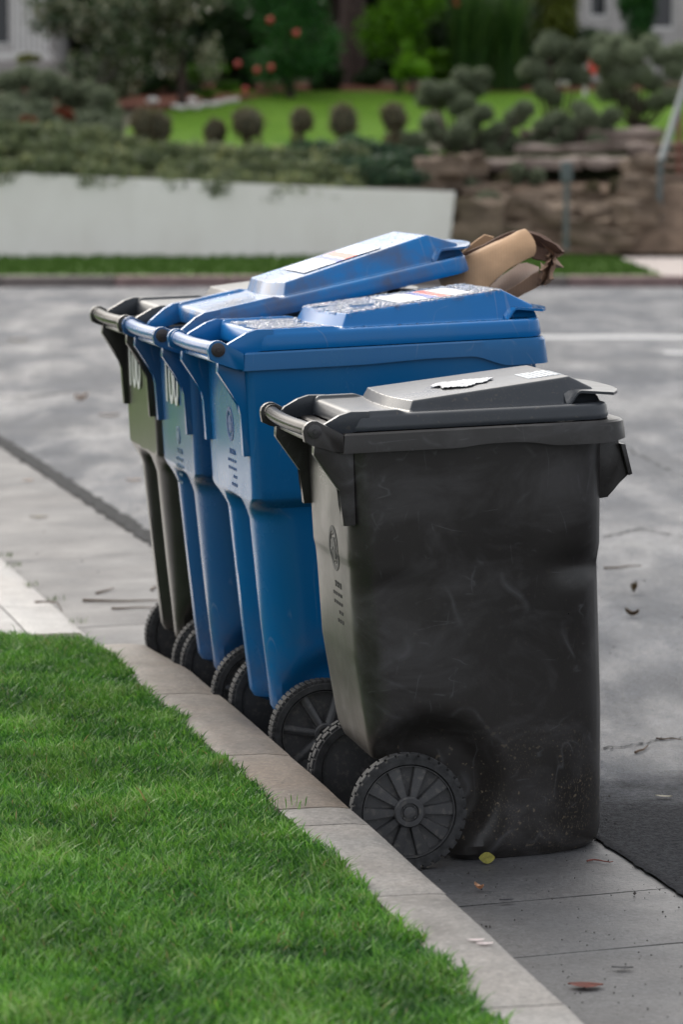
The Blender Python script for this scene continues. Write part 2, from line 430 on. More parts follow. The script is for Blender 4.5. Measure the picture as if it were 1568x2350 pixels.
def grass_blades():
    M = Mat('fresh_green_grass_blades')
    t = M.n('Attribute', attribute_name='tint').outputs['Fac']
    c = M.ramp(t, [(0.0, (0.024, 0.105, 0.018)), (0.42, (0.086, 0.255, 0.032)), (0.8, (0.185, 0.41, 0.052)), (0.93, (0.28, 0.48, 0.16)), (1.0, (0.30, 0.26, 0.10))])
    big = M.ramp(M.noise(3.5, 3, 0.5), [(0.35, 0.62), (0.65, 1.0)])
    c = M.mix(1.0, c, big, 'MULTIPLY')
    p = M.n('BsdfPrincipled', {'Base Color': c, 'Roughness': 0.48, 'Specular IOR Level': 0.35})
    tr = M.n('BsdfTranslucent', {'Color': c})
    mx = M.n('MixShader', {0: 0.38, 1: p.outputs[0], 2: tr.outputs[0]})
    M.t.links.new(mx.outputs[0], M.out.inputs['Surface'])
    return M.m
M_blades = grass_blades()
def leaf_mat(name, dark, mid, lite, gloss=0.45, trans=0.36):
    M = Mat(name)
    t = M.n('Attribute', attribute_name='tint').outputs['Fac']
    c = M.ramp(t, [(0.0, dark), (0.55, mid), (1.0, lite)])
    p = M.n('BsdfPrincipled', {'Base Color': c, 'Roughness': gloss, 'Specular IOR Level': 0.5 if gloss < 0.3 else 0.2})
    tr = M.n('BsdfTranslucent', {'Color': c})
    mx = M.n('MixShader', {0: trans, 1: p.outputs[0], 2: tr.outputs[0]})
    M.t.links.new(mx.outputs[0], M.out.inputs['Surface'])
    return M.m
M_lf_grey = leaf_mat('grey_green_leaves', (0.024, 0.034, 0.020), (0.069, 0.097, 0.055), (0.141, 0.169, 0.106), 0.4)
M_lf_spec = leaf_mat('glossy_leaves_painted_glints', (0.016, 0.034, 0.010), (0.037, 0.072, 0.019), (0.483, 0.471, 0.329), 0.22)  # lightest tint is painted in for glints on the shiny leaves
M_lf_dark = leaf_mat('dark_evergreen_leaves', (0.008, 0.018, 0.006), (0.017, 0.045, 0.011), (0.042, 0.083, 0.017), 0.5)
M_lf_red = leaf_mat('deep_green_camellia_leaves', (0.013, 0.053, 0.013), (0.034, 0.130, 0.025), (0.073, 0.213, 0.038), 0.35)
M_lf_bright = leaf_mat('bright_green_leaves', (0.038, 0.098, 0.008), (0.108, 0.265, 0.011), (0.220, 0.444, 0.025), 0.45)
M_lf_strap = leaf_mat('dark_strap_leaves', (0.016, 0.042, 0.012), (0.042, 0.101, 0.022), (0.120, 0.198, 0.042), 0.4)
M_lf_yellow = leaf_mat('yellow_green_leaves', (0.05, 0.07, 0.01), (0.12, 0.15, 0.02), (0.22, 0.24, 0.03), 0.5)
M_lf_ivy = leaf_mat('yellow_flecked_hedge_leaves', (0.062, 0.085, 0.046), (0.165, 0.205, 0.092), (0.40, 0.40, 0.16), 0.5)
M_lf_ivy2 = leaf_mat('blue_green_hedge_leaves', (0.017, 0.043, 0.022), (0.055, 0.105, 0.055), (0.129, 0.196, 0.078), 0.5)
M_lf_brown = leaf_mat('brown_green_clipped_leaves', (0.060, 0.050, 0.028), (0.150, 0.130, 0.075), (0.24, 0.22, 0.13), 0.6)
M_lf_pad = leaf_mat('dusty_green_clipped_leaves', (0.060, 0.078, 0.045), (0.175, 0.210, 0.130), (0.34, 0.38, 0.24), 0.6)
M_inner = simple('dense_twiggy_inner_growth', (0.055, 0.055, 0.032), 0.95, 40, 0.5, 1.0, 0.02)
M_bark = simple('dark_brown_bark', (0.045, 0.028, 0.022), 0.9, 12, 0.4, 0.8, 0.03)
M_bark_grey = simple('grey_brown_bark', (0.14, 0.12, 0.11), 0.9, 14, 0.3, 0.6, 0.02)
M_flower = simple('coral_red_petals', (0.42, 0.06, 0.045), 0.6, 20, 0.2)
M_petal_white = simple('white_petals', (0.75, 0.72, 0.70), 0.7, 20, 0.1)
M_pink = simple('coral_pink_cloth', (0.72, 0.19, 0.17), 0.7, 20, 0.2)
M_stonewhite = simple('white_edging_stone', (0.58, 0.56, 0.52), 0.8, 10, 0.2)
def stucco():
    M = Mat('white_painted_stucco_wall')
    a = M.noise(1.1, 6, 0.6); b = M.noise(40, 4, 0.6)
    st = M.ramp(M.noise(3.0, 5, 0.6, (1, 1, 0.25)), [(0.5, 0.0), (0.75, 1.0)])
    c = M.mix(M.ramp(a, [(0.3, 0.0), (0.7, 1.0)]), (0.80, 0.745, 0.715), (0.86, 0.815, 0.79))
    c = M.mix(M.math('MULTIPLY', st, 0.16), c, (0.42, 0.37, 0.31))
    return M.bsdf(c, 0.85, M.bump(b, 0.3, 0.01))
M_stucco = stucco()
def rock_mat():
    M = Mat('layered_tan_sandstone')
    a = M.noise(2.0, 6, 0.65, (0.6, 0.6, 3.0), dist=0.4); b = M.noise(14, 5, 0.65)
    c = M.ramp(a, [(0.3, (0.085, 0.062, 0.047)), (0.5, (0.18, 0.135, 0.10)), (0.7, (0.27, 0.20, 0.145))])
    c = M.mix(M.ramp(b, [(0.35, 0.5), (0.6, 0.0)]), c, (0.09, 0.07, 0.05))
    return M.bsdf(c, 0.9, M.bump(M.math('ADD', a, b), 0.6, 0.05), Specular_IOR_Level=0.15)
M_rock = rock_mat()
M_flag = simple('pinkish_brown_flagstone', (0.17, 0.13, 0.108), 0.85, 5, 0.3, 0.5, 0.02)
M_step = simple('worn_tan_step_stone', (0.27, 0.205, 0.16), 0.9, 6, 0.35, 0.5, 0.02, Specular_IOR_Level=0.15)
M_walk = simple('pale_pinkish_pavement', (0.36, 0.31, 0.285), 0.8, 6, 0.2, 0.3, 0.01)
M_kerb_far = simple('dirty_grey_brown_kerb', (0.145, 0.12, 0.11), 0.8, 4, 0.3, 0.4, 0.01)
M_kerb_red = simple('faded_red_painted_kerb', (0.215, 0.145, 0.135), 0.85, 5, 0.25, 0.4, 0.01)
M_housegrey = simple('grey_house_wall', (0.42, 0.40, 0.385), 0.85, 3, 0.12, 0.2, 0.01)
M_housewhite = simple('white_house_trim', (0.62, 0.61, 0.59), 0.7, 5, 0.1)
M_glass = simple('dark_window_glass', (0.02, 0.022, 0.025), 0.1, 3, 0.1, 0.02)
M_rail = simple('grey_green_painted_steel', (0.085, 0.105, 0.105), 0.6, 20, 0.15)
M_railred = simple('rusty_red_post', (0.16, 0.06, 0.04), 0.8, 20, 0.2)

# ------------------------------------------------------------------ ground near
def strip(name, us, vs, zf, m, kind='structure', parent=None, smooth=False):
    V = [W(u, v, zf(u, v)) for u in us for v in vs]
    n = len(vs)
    Fc = [(i * n + j, i * n + j + 1, (i + 1) * n + j + 1, (i + 1) * n + j) for i in range(len(us) - 1) for j in range(n - 1)]
    o = build(name, V, [f[::-1] for f in Fc], m, parent, smooth)
    if parent is None: tag(o, kind=kind)
    return o
# far terrain sheet that reaches the horizon, below everything else
build('ground', [(-260, -40, -0.9), (260, -40, -0.9), (260, 420, -0.9), (-260, 420, -0.9)], [(0, 1, 2, 3)], M_farground)
tag(bpy.data.objects['ground'], kind='structure')
road = strip('road', [-6] + list(np.arange(0, 46, 1.5)) + [60], [2.2, 2.6, 3.0, 4.0, 5.0, 8, 14, 24, 40, 60], lambda u, v: road_z(v), M_asphalt)
strip('road_far_side', [18, 30, 46, 60], [-40, -20, -5, 0, 2.2], lambda u, v: 0.015, M_asphalt)

def slab(name, u0, u1, v0f, v1f, ztop, zbot, m, parent, nu=8, bevel=0.008, wob=0.0, seed=0):
    """a cast concrete piece between u0 and u1; v edges and top height are functions of u (and v)"""
    bm = bmesh.new(); rows = []
    nv = 6
    for i in range(nu + 1):
        u = u0 + (u1 - u0) * i / nu; row = []
        a, b = v0f(u), v1f(u)
        prof = [(a, None)]
        for j in range(nv + 1):
            t = j / nv
            v = a + (b - a) * t
            dz = 0.0
            edge = min(v - a, b - v, (u - u0), (u1 - u))
            if edge < 0.002: dz = -bevel * 0.8
            row.append(bm.verts.new(W(u, v + wob * noise.noise(Vector((u * 3, v * 3, seed))), ztop(u, v) + dz + wob * 0.5 * noise.noise(Vector((u * 2.3, v * 5, seed + 9))))))
        rows.append(row)
    for i in range(nu):
        for j in range(nv): bm.faces.new((rows[i][j], rows[i][j + 1], rows[i + 1][j + 1], rows[i + 1][j]))
    bot = [[bm.verts.new(Vector((r.co.x, r.co.y, zbot))) for r in (row[0], row[-1])] for row in rows]
    for i in range(nu):
        bm.faces.new((rows[i][-1], bot[i][1], bot[i + 1][1], rows[i + 1][-1]))
        bm.faces.new((rows[i][0], rows[i + 1][0], bot[i + 1][0], bot[i][0]))
    for i in (0, nu):
        bm.faces.new([r for r in rows[i]] + [bot[i][1], bot[i][0]])
    return from_bm(name, bm, m, parent, smooth=True, sharp=40)
kerb = empty('kerb', W(6.5, 1.55, 0)); tag(kerb, kind='structure'); 
gutter = empty('gutter', W(6.5, 1.9, 0)); tag(gutter, kind='structure')
def to_world_children(root):                            # children were built in world space
    root.location = (0, 0, 0)
kerb.location = (0, 0, 0); gutter.location = (0, 0, 0)
def kerb_edge(u): return interp(u, [3, 4.95, 6.1, 7.0, 8.0, 8.8, 9.3], [1.53, 1.56, 1.595, 1.612, 1.625, 1.628, 1.612])
def kerb_top(u, v):
    return 0.15 - 0.018 * sstep(8.6, 9.3, u) - 0.006 * sstep(1.56, 1.62, v)
cuts = [2.6, 4.1, 5.10, 5.93, 6.60, 6.78, 7.42, 8.3, 9.32]
for i, (a, b) in enumerate(zip(cuts, cuts[1:])):
    m = M_kerb_tan if a > 6.7 else M_kerb_grey
    o = slab('kerb_section', a + 0.003, b - 0.003, lambda u: 1.455 - 0.03 * sstep(6, 4.9, u), kerb_edge, kerb_top, -0.05, m, kerb, nu=max(4, int((b - a) / 0.12)), wob=0.004, seed=i)
    o['label'] = 'brownish stained kerb section' if a > 6.7 else 'pale grey kerb section'
gcuts = [1.5, 3.4, 5.12, 5.98, 6.42, 7.44, 8.9, 10.55, 12.3, 14.1, 16, 18, 20, 23, 26]
for i, (a, b) in enumerate(zip(gcuts, gcuts[1:])):
    slab('gutter_slab', a + 0.003, b - 0.003, lambda u: 1.60 if u > 9.3 else kerb_edge(u) - 0.03, lambda u: 2.195 + 0.012 * noise.noise(Vector((u * 4, 1, 1))), lambda u, v: road_z(v), -0.05, M_gutter, gutter, nu=max(4, int((b - a) / 0.15)), bevel=0.006, wob=0.003, seed=20 + i)
# seam of tar between gutter and road, ragged on both sides
def seam(name, u0, u1, c, wid, m, z=0.005):
    V = []; Fc = []
    n = int((u1 - u0) / 0.03)
    for i in range(n + 1):
        u = u0 + (u1 - u0) * i / n
        cc = c(u); ww = wid(u)
        a = cc - ww * 0.5 - min(ww, 0.09) * 0.35 * noise.noise(Vector((u * 9, 0, 3))) - 0.010 * noise.noise(Vector((u * 30, 0, 3)))
        b = cc + ww * 0.5 + (0.35 if ww < 0.1 else 0.06) * ww * noise.noise(Vector((u * 7, 5, 3))) + 0.012 * noise.noise(Vector((u * 26, 4, 3)))
        for t in (0, 0.3, 0.7, 1):
            v = a + (b - a) * t
            V.append(W(u, v, road_z(v) + (z if 0 < t < 1 else 0.001)))
    for i in range(n):
        for j in range(3): Fc.append((i * 4 + j, (i + 1) * 4 + j, (i + 1) * 4 + j + 1, i * 4 + j + 1))
    o = build(name, V, Fc, m, None, True); tag(o, kind='structure'); return o
seam('road_seam', 8.6, 22, lambda u: 2.228, lambda u: 0.082, M_seam)
seam('road_seam', 2.0, 8.6, lambda u: 2.206, lambda u: 0.028, M_tar, 0.004)
# painted lines across the street, standing 4 mm above it
def painted(name, pa, pb, wid):
    a, b = on_z(*pa, 0.063), on_z(*pb, 0.063)
    d = (b - a); n = Vector((0, 1, 0)) * wid
    o = build(name, [a, b, b + n, a + n], [(0, 1, 2, 3)], M_line); tag(o, kind='structure'); return o
painted('road_marking', (1180, 777), (2100, 777), 0.45)
painted('road_marking', (1530, 812), (2100, 815), 0.30)

def crack(pts, wid, seed):
    V = []; Fc = []; P3 = []
    for (a, b) in zip(pts, pts[1:]):
        for k in range(14):
            t = k / 14; p_ = on_z(a[0] + (b[0] - a[0]) * t, a[1] + (b[1] - a[1]) * t, 0.04)
            u_, v_ = UV(p_)
            P3.append((u_ + 0.05 * noise.noise(Vector((len(P3) * 0.45, seed, 0))), v_ + 0.03 * noise.noise(Vector((len(P3) * 0.6, seed, 4)))))
    for i, (u_, v_) in enumerate(P3):
        w_ = 0.55 * wid * (0.4 + 0.5 * abs(noise.noise(Vector((i * 0.7, seed, 2)))))
        V += [W(u_ - w_, v_, road_z(v_) + 0.003), W(u_ + w_, v_, road_z(v_) + 0.003)]
        if i: Fc.append((2 * i - 2, 2 * i - 1, 2 * i + 1, 2 * i))
    o = build('road_crack', V, Fc, M_seam); tag(o, kind='structure')
crack([(1386, 1712), (1450, 1706), (1520, 1694), (1600, 1690)], 0.012, 1)
crack([(1386, 1240), (1470, 1222), (1540, 1236), (1640, 1262)], 0.035, 2)
crack([(1386, 1000), (1450, 1045), (1540, 1092), (1680, 1130)], 0.07, 3)
crack([(-60, 905), (60, 912), (180, 900), (262, 906)], 0.07, 4)

# driveway apron beyond the near kerb, with a crack line as real joint
apron = empty('driveway', (0, 0, 0)); tag(apron, kind='structure')
for a, b, v0, v1 in ((9.36, 10.95, 0.6, 1.41), (10.956, 12.6, 0.6, 1.41), (12.606, 14.4, 0.6, 1.41), (9.36, 10.95, 1.416, 1.594), (10.956, 12.6, 1.416, 1.594), (12.606, 14.4, 1.416, 1.594), (9.36, 14.4, -4.0, 0.594)):
    slab('driveway_slab', a, b, lambda u, v0=v0: v0, lambda u, v1=v1: v1, lambda u, v: 0.012 + min(max(1.6 - v, 0), 1.0) * 0.055, -0.08, M_apron, apron, nu=8, bevel=0.006, wob=0.003)
strip('lawn_soil', list(np.arange(1.0, 9.5, 0.5)) + [9.5], [-8, -2, 0, 0.8, 1.455], lambda u, v: 0.134, M_soil_shade)
strip('verge_ground', [14.42, 30], [-30, 1.45], lambda u, v: 0.1, M_lawn)
slab('far_kerb_run', 14.42, 26, lambda u: 1.45, lambda u: 1.6, lambda u, v: 0.14, -0.05, M_kerb_grey, kerb, nu=20)

# near lawn blades
rng = np.random.default_rng(11)
def blades(n, u0, u1, v0, v1, hmin, hmax, keep=None):
    u = rng.uniform(u0, u1, n); v = rng.uniform(v0, v1, n)
    if keep is not None:
        k = keep(u, v); u, v = u[k], v[k]
    return u, v
def lawn_keep(u, v):
    edge = 1.452 + 0.010 * np.sin(u * 7.3) + 0.007 * np.sin(u * 19 + 1) + 0.006 * np.sin(u * 43) - 0.03 * (u < 5.6) * (5.6 - u)
    far = np.where(v > 1.25, 9.42 - (v - 1.25) * 1.0, 9.42) + 0.04 * np.sin(v * 23)
    return (v < edge) & (u < far)
ua, va = blades(225000, 4.4, 9.5, 0.35, 1.5, 0, 0, lawn_keep)
ub, vb = blades(26000, 2.5, 9.45, -1.6, 0.35, 0, 0, None)
u = np.concatenate([ua, ub]); v = np.concatenate([va, vb]); N = len(u)
clump = np.array([noise.noise(Vector((a * 5, b * 5, 0))) for a, b in zip(u[::1], v[::1])])
clump2 = np.array([noise.noise(Vector((a * 18, b * 18, 7))) for a, b in zip(u, v)])
hgt = (0.021 + 0.023 * rng.random(N)) * (1 + 0.28 * clump + 0.22 * clump2)
tall = rng.random(N) < 0.012; hgt[tall] *= 1.45
wid = rng.uniform(0.0012, 0.0027, N)
ang = rng.uniform(0, 2 * np.pi, N)
lean_a = rng.uniform(0, 2 * np.pi, N) * 0.85 + 3 * clump
lean = hgt * rng.uniform(0.1, 1.0, N)
bx = -u * math.sin(PSI) + v * math.cos(PSI); by = u * math.cos(PSI) + v * math.sin(PSI)
sx, sy = np.cos(ang), np.sin(ang)
lx, ly = np.cos(lean_a), np.sin(lean_a)
VV = np.zeros((N, 7, 3), np.float32)
for k, (t, wd) in enumerate(((0.0, 1.0), (0.4, 0.95), (0.75, 0.6))):
    cx = bx + lx * lean * t ** 1.9; cy = by + ly * lean * t ** 1.9; cz = 0.130 + hgt * (t - 0.12 * t * t)
    VV[:, 2 * k, 0] = cx - sx * wid * wd; VV[:, 2 * k, 1] = cy - sy * wid * wd; VV[:, 2 * k, 2] = cz
    VV[:, 2 * k + 1, 0] = cx + sx * wid * wd; VV[:, 2 * k + 1, 1] = cy + sy * wid * wd; VV[:, 2 * k + 1, 2] = cz
VV[:, 6, 0] = bx + lx * lean; VV[:, 6, 1] = by + ly * lean; VV[:, 6, 2] = 0.130 + hgt * 0.86
b0 = (np.arange(N) * 7)[:, None]
quads = np.concatenate([b0 + np.array([[0, 1, 3, 2]]), b0 + np.array([[2, 3, 5, 4]])])
tris = b0 + np.array([[4, 5, 6]])
tint = np.clip(0.45 + 0.5 * clump + 0.3 * clump2 + rng.normal(0, 0.24, N), 0, 0.95)
dead = rng.random(N) < 0.012; tint[dead] = 1.0
g = np_mesh('lawn_grass', VV, quads, M_blades, tint=np.repeat(tint, 7), tris=tris)
tag(g, 'bright green unmown grass blades on the lawn beside the kerb', 'grass', kind='stuff')

# ------------------------------------------------------------------ wheeled bins
def ring_pts(xb, xf, hw, rb, rf, nb=22, ns=46, ncn=7):
    """rounded rectangle, starting at the middle of the back, going round by the near side (-y)"""
    P = []
    def lin(a, b, n): 
        for i in range(n): P.append((a[0] + (b[0] - a[0]) * i / n, a[1] + (b[1] - a[1]) * i / n))
    def arc(cx, cy, r, a0, a1, n):
        for i in range(n):
            a = R(a0 + (a1 - a0) * i / n); P.append((cx + r * math.cos(a), cy + r * math.sin(a)))
    lin((xb, 0), (xb, -hw + rb), nb // 2)
    arc(xb + rb, -hw + rb, rb, 180, 270, ncn)
    lin((xb + rb, -hw), (xf - rf, -hw), ns)
    arc(xf - rf, -hw + rf, rf, 270, 360, ncn)
    lin((xf, -hw + rf), (xf, hw - rf), nb)
    arc(xf - rf, hw - rf, rf, 0, 90, ncn)
    lin((xf - rf, hw), (xb + rb, hw), ns)
    arc(xb + rb, hw - rb, rb, 90, 180, ncn)
    lin((xb, hw - rb), (xb, 0), nb // 2)
    return P
def loft(name, rings, m, parent, cap=(True, False), sharp=32):
    V = [p for r in rings for p in r]; n = len(rings[0]); Fc = []
    for i in range(len(rings) - 1):
        for j in range(n):
            k = (j + 1) % n
            Fc.append((i * n + j, i * n + k, (i + 1) * n + k, (i + 1) * n + j))
    if cap[0]: Fc.append(tuple(range(n))[::-1])
    if cap[1]: Fc.append(tuple((len(rings) - 1) * n + j for j in range(n)))
    o = build(name, V, Fc, m, parent, True, sharp)
    bm = bmesh.new(); bm.from_mesh(o.data); bmesh.ops.recalc_face_normals(bm, faces=bm.faces); bm.to_mesh(o.data); bm.free()
    return o

SPEC = {
 'A': dict(rz0=0.889, rz1=0.930, rxb=-0.120, rxf=0.502, rhw=0.272, rr=0.06, deck=0.966, lx0=-0.085, lx1=0.468, lhw=0.252, cs=0.018, cp=0.385, ce=0.445, ch=0.054, c0=0.020, chw=0.214,
           knob=(-0.177, 0.939), kr=0.0145, bar=0.0150, T=0.26, wr=0.124, ww=0.044, gy=0.225, gz=0.735, spokes=10, body=0.89),
 'B': dict(rz0=1.003, rz1=1.045, rxb=-0.165, rxf=0.588, rhw=0.277, rr=0.05, deck=1.090, lx0=-0.115, lx1=0.577, lhw=0.262, cs=0.070, cp=0.487, ce=0.568, ch=0.067, c0=0.030, chw=0.220,
           knob=(-0.222, 1.056), kr=0.0165, bar=0.0165, T=0.27, wr=0.130, ww=0.046, gy=0.20, gz=0.80, spokes=7, body=1.003),
}
def well(S, x, z):                                      # how deep the wheel well is at (x, z)
    d = math.hypot(x - 0.055, z - 0.165)
    return (1 - sstep(0.105, 0.175, d)) * 0.042
def make_body(kind, S, m, root):
    rings = []
    if kind == 'A':
        zs = [0.0, 0.004, 0.012, 0.03] + list(np.arange(0.05, 0.60, 0.016)) + [0.60, 0.61, 0.62, 0.628, 0.636, 0.644, 0.652, 0.66, 0.68, 0.72, 0.76, 0.80, 0.84, 0.875, 0.905]
    else:
        zs = [0.0, 0.004, 0.012, 0.03] + list(np.arange(0.05, 0.62, 0.017)) + [0.62, 0.632, 0.640, 0.648, 0.656, 0.664, 0.672, 0.680, 0.688, 0.694, 0.70, 0.72, 0.76, 0.82, 0.88, 0.94, 0.985, 1.02]
    for z in zs:
        if kind == 'A':
            xb = interp(z, [0, 0.19, 0.225, 0.25, 0.45, 0.64, 0.66, 0.9], [0.095, 0.040, -0.055, -0.066, -0.092, -0.098, -0.102, -0.104])
            xf = interp(z, [0, 0.3, 0.62, 0.66, 0.9], [0.462, 0.458, 0.450, 0.456, 0.458])
            hw = interp(z, [0, 0.3, 0.60, 0.72, 0.9], [0.214, 0.228, 0.2395, 0.2465, 0.252])
            rb = interp(z, [0, 0.2, 0.6, 0.9], [0.05, 0.06, 0.055, 0.04]); rf = interp(z, [0, 0.3, 0.9], [0.16, 0.12, 0.085])
        else:
            xb = interp(z, [0, 0.12, 0.165, 0.18, 0.40, 0.642, 0.692, 1.02], [0.06, 0.04, -0.088, -0.100, -0.116, -0.132, -0.150, -0.156])
            xf = interp(z, [0, 0.3, 0.67, 0.70, 1.02], [0.530, 0.535, 0.545, 0.555, 0.560])
            hw = interp(z, [0, 0.3, 0.672, 0.692, 0.70, 1.02], [0.216, 0.228, 0.238, 0.262, 0.265, 0.268])
            rb = interp(z, [0, 0.2, 0.655, 0.70, 1.0], [0.08, 0.095, 0.095, 0.022, 0.02]); rf = interp(z, [0, 0.3, 1.0], [0.14, 0.11, 0.08])
        ins = 0.012 * (1 - sstep(0, 0.02, z))
        pts = ring_pts(xb + ins, xf - ins, hw - ins, rb, rf)
        ring = []
        for (x, y) in pts:
            zz = z
            s = abs(y) / hw
            if s > 0.55:
                y -= math.copysign(well(S, x, z) * sstep(0.55, 0.95, s), y)
            if kind == 'A':
                # shallow ledge at the middle of the side and a hand-sized dent near the front corner
                if s > 0.8:
                    dent = math.exp(-((x - 0.40) / 0.06) ** 2 - ((z - 0.625) / 0.03) ** 2) * 0.013
                    led = math.exp(-((x + 0.01) / 0.07) ** 2) * (1 - sstep(0.60, 0.640, z)) * sstep(0.45, 0.6, z) * 0.008
                    y -= math.copysign(dent + led, y)
            else:
                if x < xb + 0.07 and z < 0.70:          # deep channel between the two rear columns
                    g_ = (1 - sstep(0.035, 0.115, abs(y)))
                    x += 0.080 * g_ * (1 - sstep(0.655, 0.692, z))
                if s > 0.85 and 0.50 < z < 0.69:        # side panel dips in below the shoulder
                    bow = math.exp(-((x - 0.24) / 0.15) ** 2) * sstep(0.50, 0.655, z) * (1 - sstep(0.672, 0.69, z)) * 0.014
                    y -= math.copysign(bow, y)
            ring.append((x, y, zz))
        rings.append(ring)
    return loft('bin_body', rings, m, root, (True, True), 28)
def make_rim(kind, S, m, root):
    rings = []
    t = 0.010
    prof = [(-0.016, 0.006), (0.0, 0.0), (0.0, 0.004), (-0.002, 0.5), (-0.004, 0.90), (-0.008, 1.0), (-0.030, 1.0), (-0.034, 0.8)]
    for off, tz in prof:
        pts = ring_pts(S['rxb'] - off, S['rxf'] + off, S['rhw'] + off, 0.006, S['rr'])
        ring = []
        for x, y in pts:
            if kind == 'A': dip = -0.010 * (1 - sstep(-0.1, 0.3, x)) * 0 + 0.006 * sstep(0.12, 0.2, x) * (1 - sstep(0.24, 0.34, x)) - 0.006 * sstep(0.28, 0.36, x) * (1 - sstep(0.44, 0.50, x))
            else: dip = 0.006 * sstep(0.1, 0.3, x) - 0.026 * sstep(0.385, 0.485, x)
            z0 = S['rz0'] + dip
            ring.append((x, y, z0 + (S['rz1'] - z0) * tz))
        rings.append(ring)
    o = loft('rim', rings, m, root, (False, False), 35)
    return o
def crown_h(S, x, y):
    """height of the lid top over its deck: a wedge crown with sloping flanks, and side ribs behind it"""
    cs, cp, ce, ch, c0, chw = S['cs'], S['cp'], S['ce'], S['ch'], S['c0'], S['chw']
    x0 = cs + 0.026 * (abs(y) / chw) ** 2 * (1 if y < 0 else 0.4) - 0.006
    prof = min((x - x0) * 1.8, c0 + (ch - c0) * max(x - x0, 0) / (cp - x0))
    prof = min(prof, ch - max(0, x - cp) * 0.52 + 0.004)
    if x > ce: prof = min(prof, (ce + 0.012 - x) * 2.2)
    chw = chw - 0.022 * sstep(cp - 0.02, ce, x)
    flank = (chw - abs(y)) * 2.3
    k = 0.0028
    a, b = prof, flank
    h = -math.log(math.exp(-a / k) + math.exp(-b / k)) * k if max(abs(a), abs(b)) < 0.9 else min(a, b)
    h = max(h, 0.0)
    top = -0.004 * sstep(0.0, 0.8, 1 - abs(y) / chw) * (1 if h > c0 * 0.8 else 0)
    rib = 0.0
    if x < cs + 0.012:
        r = abs(y) - (S['lhw'] - 0.036)
        rib = 0.007 * sstep(-0.006, 0.0, r) * (1 - sstep(0.024, 0.032, r)) * (1 - sstep(cs - 0.015, cs + 0.012, x))
    return max(h + 0 * top, rib)
def make_lid(kind, S, m, root, piv):
    """lid surface as one fine grid; built round its hinge point so it can be opened by rotation"""
    x0, x1, hw, dk = S['lx0'], S['lx1'], S['lhw'], S['deck']
    xs = [x0 + 0.000, x0 + 0.003, x0 + 0.008] + list(np.linspace(x0 + 0.014, x1 - 0.06, 170)) + [x1 - 0.06 + 0.06 * math.sin(R(a)) for a in (8, 16, 24, 32, 40, 48, 56, 63, 70, 76, 81, 85, 88, 90)]
    xs = sorted(xs + list(np.linspace(S['cs'] - 0.008, S['cs'] + 0.05, 46)))
    nt_ = 190
    ts = [math.sin(R(90) * (2 * i / nt_ - 1)) * 0.35 + (2 * i / nt_ - 1) * 0.65 for i in range(nt_ + 1)]
    V = []; rr = 0.06
    def halfw(x):
        if x > x1 - rr: return hw - rr + math.sqrt(max(rr * rr - (x - x1 + rr) ** 2, 0))
        if x < x0 + 0.012: return hw - 0.004 * (x0 + 0.012 - x) / 0.012
        return hw
    for x in xs:
        w_ = halfw(x)
        for t in ts:
            y = t * w_
            e = min(w_ - abs(y), (x1 - x) * 1.0, x - x0)
            r = 0.014
            drop = r - math.sqrt(max(r * r - (r - min(e, r)) ** 2, 0))
            V.append((x, y, dk + crown_h(S, x, y) - drop))
    n = len(ts); Fc = [(i * n + j, i * n + j + 1, (i + 1) * n + j + 1, (i + 1) * n + j) for i in range(len(xs) - 1) for j in range(n - 1)]
    # border loop -> skirt and inner thickness
    loop = [j for j in range(n)] + [i * n + n - 1 for i in range(1, len(xs))] + [(len(xs) - 1) * n + j for j in range(n - 2, -1, -1)] + [i * n for i in range(len(xs) - 2, 0, -1)]
    cx, cy = (x0 + x1) / 2, 0
    prev = loop; zb = S['rz1'] + 0.002
    for (zz, off) in ((dk - 0.022, 0.0015), (zb + 0.006, 0.003), (zb, 0.001), (zb, -0.006), (dk - 0.02, -0.008)):
        cur = []
        for i in loop:
            x, y, z = V[i]
            d = Vector((x - cx, y - cy, 0)); d.x *= 0.0 if x < x1 - 0.06 and abs(y) > hw - 0.02 and x > x0 + 0.01 else 1
            if d.length > 0: d.normalize()
            zf = zz
            V.append((x + d.x * off, y + d.y * off, zf)); cur.append(len(V) - 1)
        k = len(loop)
        for a in range(k):
            b = (a + 1) % k
            Fc.append((prev[a], cur[a], cur[b], prev[b]))
        prev = cur
    V = [(x - piv[0], y, z - piv[1]) for x, y, z in V]
    o = build('lid', V, Fc, m, root, True, 50)
    bm = bmesh.new(); bm.from_mesh(o.data)
    bmesh.ops.remove_doubles(bm, verts=bm.verts, dist=0.00002)
    bmesh.ops.recalc_face_normals(bm, faces=bm.faces); bm.to_mesh(o.data); bm.free()
    o.location = (piv[0], 0, piv[1])
    def sub(name, bm, mm, smooth=True, sharp=35):
        for v_ in bm.verts: v_.co.x -= piv[0]; v_.co.z -= piv[1]
        return from_bm(name, bm, mm, o, smooth, sharp)
    # hinge shoulders running back to the handle bar
    kx, kz = S['knob']
    zt = dk + 0.007
    for s in (-1, 1):
        pr = [(x0 + 0.03, zt - 0.0), (x0 - 0.01, zt + 0.001), (x0 - 0.035, zt - 0.006), (kx + 0.028, kz + 0.012), (kx + 0.018, kz + 0.004), (kx + 0.022, S['rz1'] - 0.012), (x0 + 0.0, S['rz1'] + 0.002), (x0 + 0.03, S['rz1'] + 0.004)]
        yy = s * (hw - 0.012)
        sub('hinge_arm', prism(pr, yy - 0.010, yy + 0.010, 0.003), m)
    # front pull lip, curled down at both ends
    bm = bmesh.new(); nx, ny = 16, 40; lw = 0.236; grid = []
    xa = (0.374 if kind == 'A' else 0.488); xt = S['lx1'] + (0.048 if kind == 'A' else 0.044)
